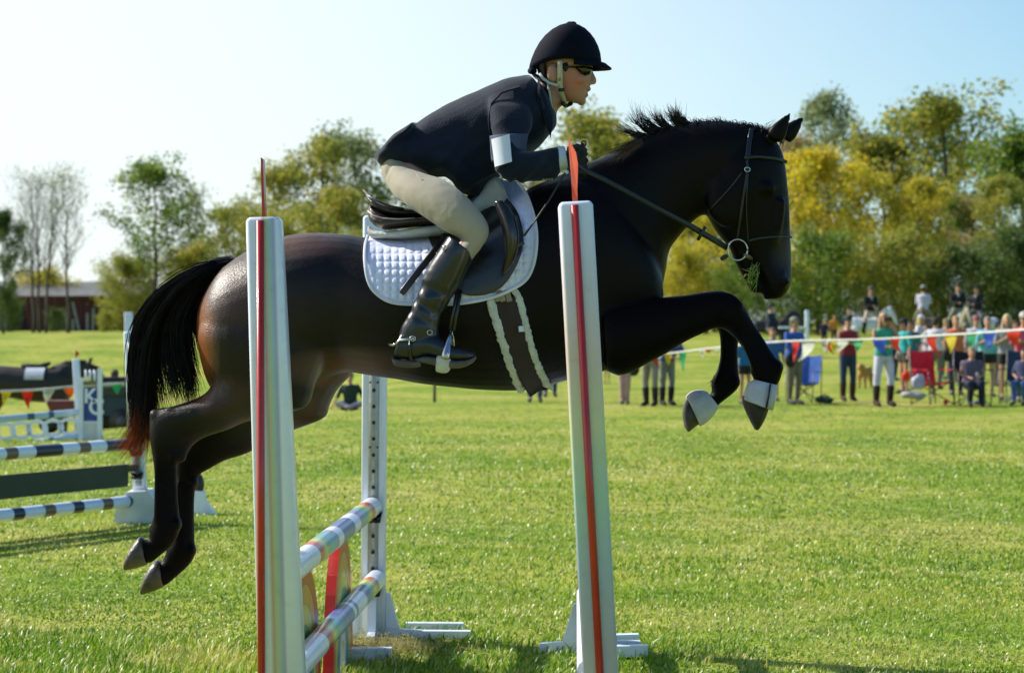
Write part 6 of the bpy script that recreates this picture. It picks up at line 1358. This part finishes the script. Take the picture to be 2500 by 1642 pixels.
b_ = blob(2014, 975, 41, .19, (.012, .045, .03), 'bag', 'dark green bag lying flat on the grass left of the red vest', 'bag', .38); link('strap', MB().tube([(-.12, -.05, .04), (-.03, -.1, .1), (.08, -.05, .05)], .01, 6), colour((.02, .02, .02)), b_)
b_ = blob(2232, 964, 39.6, .24, (.34, .33, .34), 'blanket', 'crumpled grey and pink blanket on the grass in front of the red chair', 'blanket', .32)
b_ = blob(2309, 980, 39.8, .05, (.45, .03, .03), 'ball', 'small red ball on the grass right of the red chair', 'ball')
b_ = blob(2213, 918, 41, .085, (.65, .05, .02), 'bag', 'small orange-red bag left of the red chair', 'bag', 1.2)
b_ = blob(2392, 982, 39.9, .12, (.10, .12, .25), 'shoes', 'dark blue pair of shoes under the black chair', 'shoes', .35)
def dog():
    b = MB(); b.rings([[Vector((x, ry*math.cos(a), z+rz*math.sin(a))) for a in [.6283*k for k in range(10)]] for x, z, ry, rz in ((-.34, .46, .04, .05), (-.30, .46, .11, .12), (0, .44, .12, .13), (.25, .45, .12, .15), (.34, .47, .05, .07))])
    b.tube([(.26, 0, .52), (.38, 0, .60), (.46, 0, .60), (.58, 0, .56)], [.10, .085, .08, .04], 10, round_ends=True)
    for sy in (-1, 1):
        b.tube([(.38, sy*.07, .64), (.40, sy*.10, .54)], [.03, .02], 6)
        b.tube([(.24, sy*.08, .40), (.25, sy*.08, .2), (.27, sy*.08, .03)], [.06, .04, .035], 8); b.tube([(-.26, sy*.08, .42), (-.24, sy*.08, .25), (-.30, sy*.08, .14), (-.26, sy*.08, .03)], [.09, .06, .035, .035], 8)
    p = P(2112, 930, 50); o = link('dog', remesh(b, .016, 2, 'dog'), mat('golden_fur', (.50, .26, .09), (.38, .19, .06), 6, .9, .4, 60)); z = terrain(p.x, 50); o.location = (p.x, 50, z); o.scale = (.85, .85, .85); o.rotation_euler.z = R(-115)
    tag(o, 'golden furry dog standing left of the photographer in white breeches', 'dog'); link('tail', MB().tube([(-.33, 0, .52), (-.44, 0, .56), (-.52, 0, .50), (-.56, 0, .40)], [.03, .05, .05, .02], 8), colour((.45, .24, .08)), o)
dog()
# white post with cross bar far behind, and the stake below the belly
wp = standard((P(1970, 800, 60).x, 60, terrain(7.9, 60)), EYE-(757-HY)/FOC*60-terrain(7.9, 60), 0, 'tall white post with a side bar behind the man in the blue shirt', WHITE, wid=.10, group='distant white jump posts', feet=False)
link('bar', MB().box((-.40, 0, EYE-(799-HY)/FOC*60-terrain(7.9, 60)), (.7, .06, .06)).mesh('bar', False), WHITE, wp)
sk = P(1061, 985, 42); tag(link('stake', MB().tube([(0, 0, 0), (0, 0, .55)], [.03, .024], 6), BARK, None, loc=(sk.x, 42, terrain(sk.x, 42)-.02)), 'thin dark stake in the grass below the horse belly', 'stake')
# bunting
def bunting(pts, flags, name, label, m_rope=None):
    """pts: (px, py, d) of the rope; flags: (fraction, colour, width, drop, swing)"""
    cp = catmull([np.array(P(*p)) for p in pts], 14); o = empty('bunting', (float(cp[0][0]), float(cp[0][1]), float(cp[0][2])), label, 'bunting')
    link('rope', MB().tube([Vector(c) for c in cp], .016, 6), colour((.66, .66, .62), .6), o, True)
    seg = [0.]
    for i in range(1, len(cp)): seg.append(seg[-1]+float(np.linalg.norm(cp[i]-cp[i-1])))
    pxs = [CX+c[0]/c[1]*FOC for c in cp]
    def at(px): return Vector([float(np.interp(px, pxs, [c[k] for c in cp])) for k in range(3)])
    for x0, x1, y1, c, sw in flags:
        a, b = at(x0), at(x1); dm = (a.y+b.y)/2; k = dm/FOC; mid = (a+b)/2; drop = mid.z-(EYE-(y1-HY)*k); n = 7; rows = []
        tipx = sw*k
        for i in range(n+1):
            f = i/n; w_ = (1-f)**.85; c_ = mid.lerp(Vector((mid.x+tipx, dm, mid.z-drop)), f)+Vector((tipx*.35*math.sin(f*3.14)*-1, .03*math.sin(f*7+x0), 0)); hw = (b-a)/2*max(w_, .03)
            rows.append([c_-hw+Vector((0, .02*math.sin(x0+f*4), 0)), c_+Vector((0, -.03*math.sin(f*5+x0), 0)), c_+hw])
        q = MB(); vs = [p for r in rows for p in r]; q.add(vs+[p+Vector((0, .003, 0)) for p in vs], [(i*3+j, i*3+j+1, i*3+j+4, i*3+j+3) for i in range(n) for j in range(2)]+[(3*(n+1)+i*3+j, 3*(n+1)+i*3+j+3, 3*(n+1)+i*3+j+4, 3*(n+1)+i*3+j+1) for i in range(n) for j in range(2)])
        link('pennant', q, colour(c, .6, .45), o, True)
FR = (.75, .04, .015); FY = (.72, .58, .02); FG = (.02, .42, .17); FB = (.02, .10, .62); FW = (.74, .76, .66); FO = (.78, .20, .02)
bunting([(1360, 874, 43), (1500, 868, 41), (1625, 863, 39.5), (1720, 852, 38.5), (1850, 838, 37), (1940, 832, 36), (2130, 828, 34.5), (2300, 818, 33), (2400, 812, 32), (2520, 803, 31)],
    [(1590, 1606, 900, FR, 15), (1620, 1642, 892, FY, 2), (1657, 1677, 907, FG, 0), (1706, 1722, 872, FW, 2), (1718, 1740, 862, FO, 4), (1742, 1756, 864, FW, 2), (1932, 1952, 885, FR, -4), (1955, 1992, 884, FW, -26), (2002, 2024, 864, FW, 4), (2010, 2030, 866, FR, 18), (2026, 2042, 862, FY, 6), (2038, 2074, 859, FW, -10), (2080, 2110, 857, FG, -2), (2128, 2166, 870, FB, 18), (2172, 2198, 864, FR, 20), (2262, 2288, 872, FR, 22), (2307, 2338, 864, FY, -2), (2358, 2386, 852, FG, 0), (2398, 2432, 850, FB, -2), (2454, 2492, 852, FR, 22), (2505, 2535, 852, FY, 0)],
    'b', 'string of coloured pennants stretched in front of the spectators on the right')
bunting([(-60, 958, 31), (0, 955, 31), (90, 951, 31.3), (180, 943, 31.6), (240, 938, 33), (310, 935, 34), (420, 935, 36)],
    [(0, 28, 986, FY, -6), (50, 82, 996, FR, 4), (102, 134, 985, FW, -6), (154, 186, 971, FO, 3), (270, 300, 962, FG, 2)],
    'b', 'string of coloured pennants hanging in front of the black horse on the left')
# dark cart with two people
def cart():
    d = 40.; x = (275-CX)/FOC*d; g_ = EYE-(1035-HY)/FOC*d; zz = terrain(x, d); o = empty('utility_cart', (x, d, zz), 'dark green open utility cart parked behind the blue fence, left of the tail', 'cart'); k = d/FOC
    dk = mat('dark_green_body', (.012, .022, .02), (.02, .03, .028), 5, .4, coat=.2)
    z0 = g_-zz
    link('body', MB().box((0, 0, .52), (.80, 1.2, .34), taper=.94).mesh('body', False), dk, o); link('cargo_bed', MB().box((.02, 0, .78), (.84, 1.25, .16)).mesh('cargo_bed', False), dk, o)
    link('rail', MB().tube([(-.42, -.63, .90), (.46, -.63, .87)], .014, 6), colour((.35, .36, .37), .4), o)
    for sx in (-.26, .28):
        for sy in (-.55, .55):
            w_ = MB(); w_.tube([(sx, sy-.09, .24), (sx, sy+.09, .24)], .24, 18); wo = link('wheel', w_, BLACKP, o); link('rim', MB().tube([(sx, sy-.10, .24), (sx, sy+.10, .24)], .11, 12), colour((.10, .10, .11), .5), wo)
    link('seat', MB().box((0, .3, .95), (.7, .4, .12)).mesh('seat', False), BLACKP, o)
cart()
pf(284, 902, 40.6, dict(pose='sit', shirt=(.60, .58, .66), pants=JEAN, hair=(.12, .07, .045), yaw=160, arms='front', s=.8, z0=terrain(-7, 40.6)+.02), 'brown-haired person in a white shirt sitting at the dark cart')
pf(233, 912, 41.2, dict(pose='sit', shirt=(.40, .42, .50), pants=NAVY, hair=BLK, yaw=120, arms='front', z0=terrain(-7, 41)), 'dark-haired person half hidden behind the picket wing')
p = P(163, 1010, 34); rc_ = empty('wheelbarrow', (p.x, 34, terrain(p.x, 34)), 'small dark red wheelbarrow left of the picket wing', 'wheelbarrow')
link('tray', MB().rings([[Vector((x_, y_, z_)) for x_, y_ in ((-a, -.2), (a, -.2), (a, .2), (-a, .2))] for a, z_ in ((.18, .26), (.28, .50))]).mesh('tray', False), colour((.16, .03, .03), .5), rc_); link('wheel', MB().tube([(-.26, -.04, .16), (-.26, .04, .16)], .16, 14), BLACKP, rc_)
for sy in (-1, 1): link('handle', MB().tube([(-.2, sy*.15, .22), (.45, sy*.2, .42)], .015, 6), colour((.3, .28, .25)), rc_); link('leg', MB().tube([(.15, sy*.16, .30), (.18, sy*.17, 0)], .014, 6), colour((.2, .2, .2)), rc_)
# thrown mounds of cut grass on the meadow
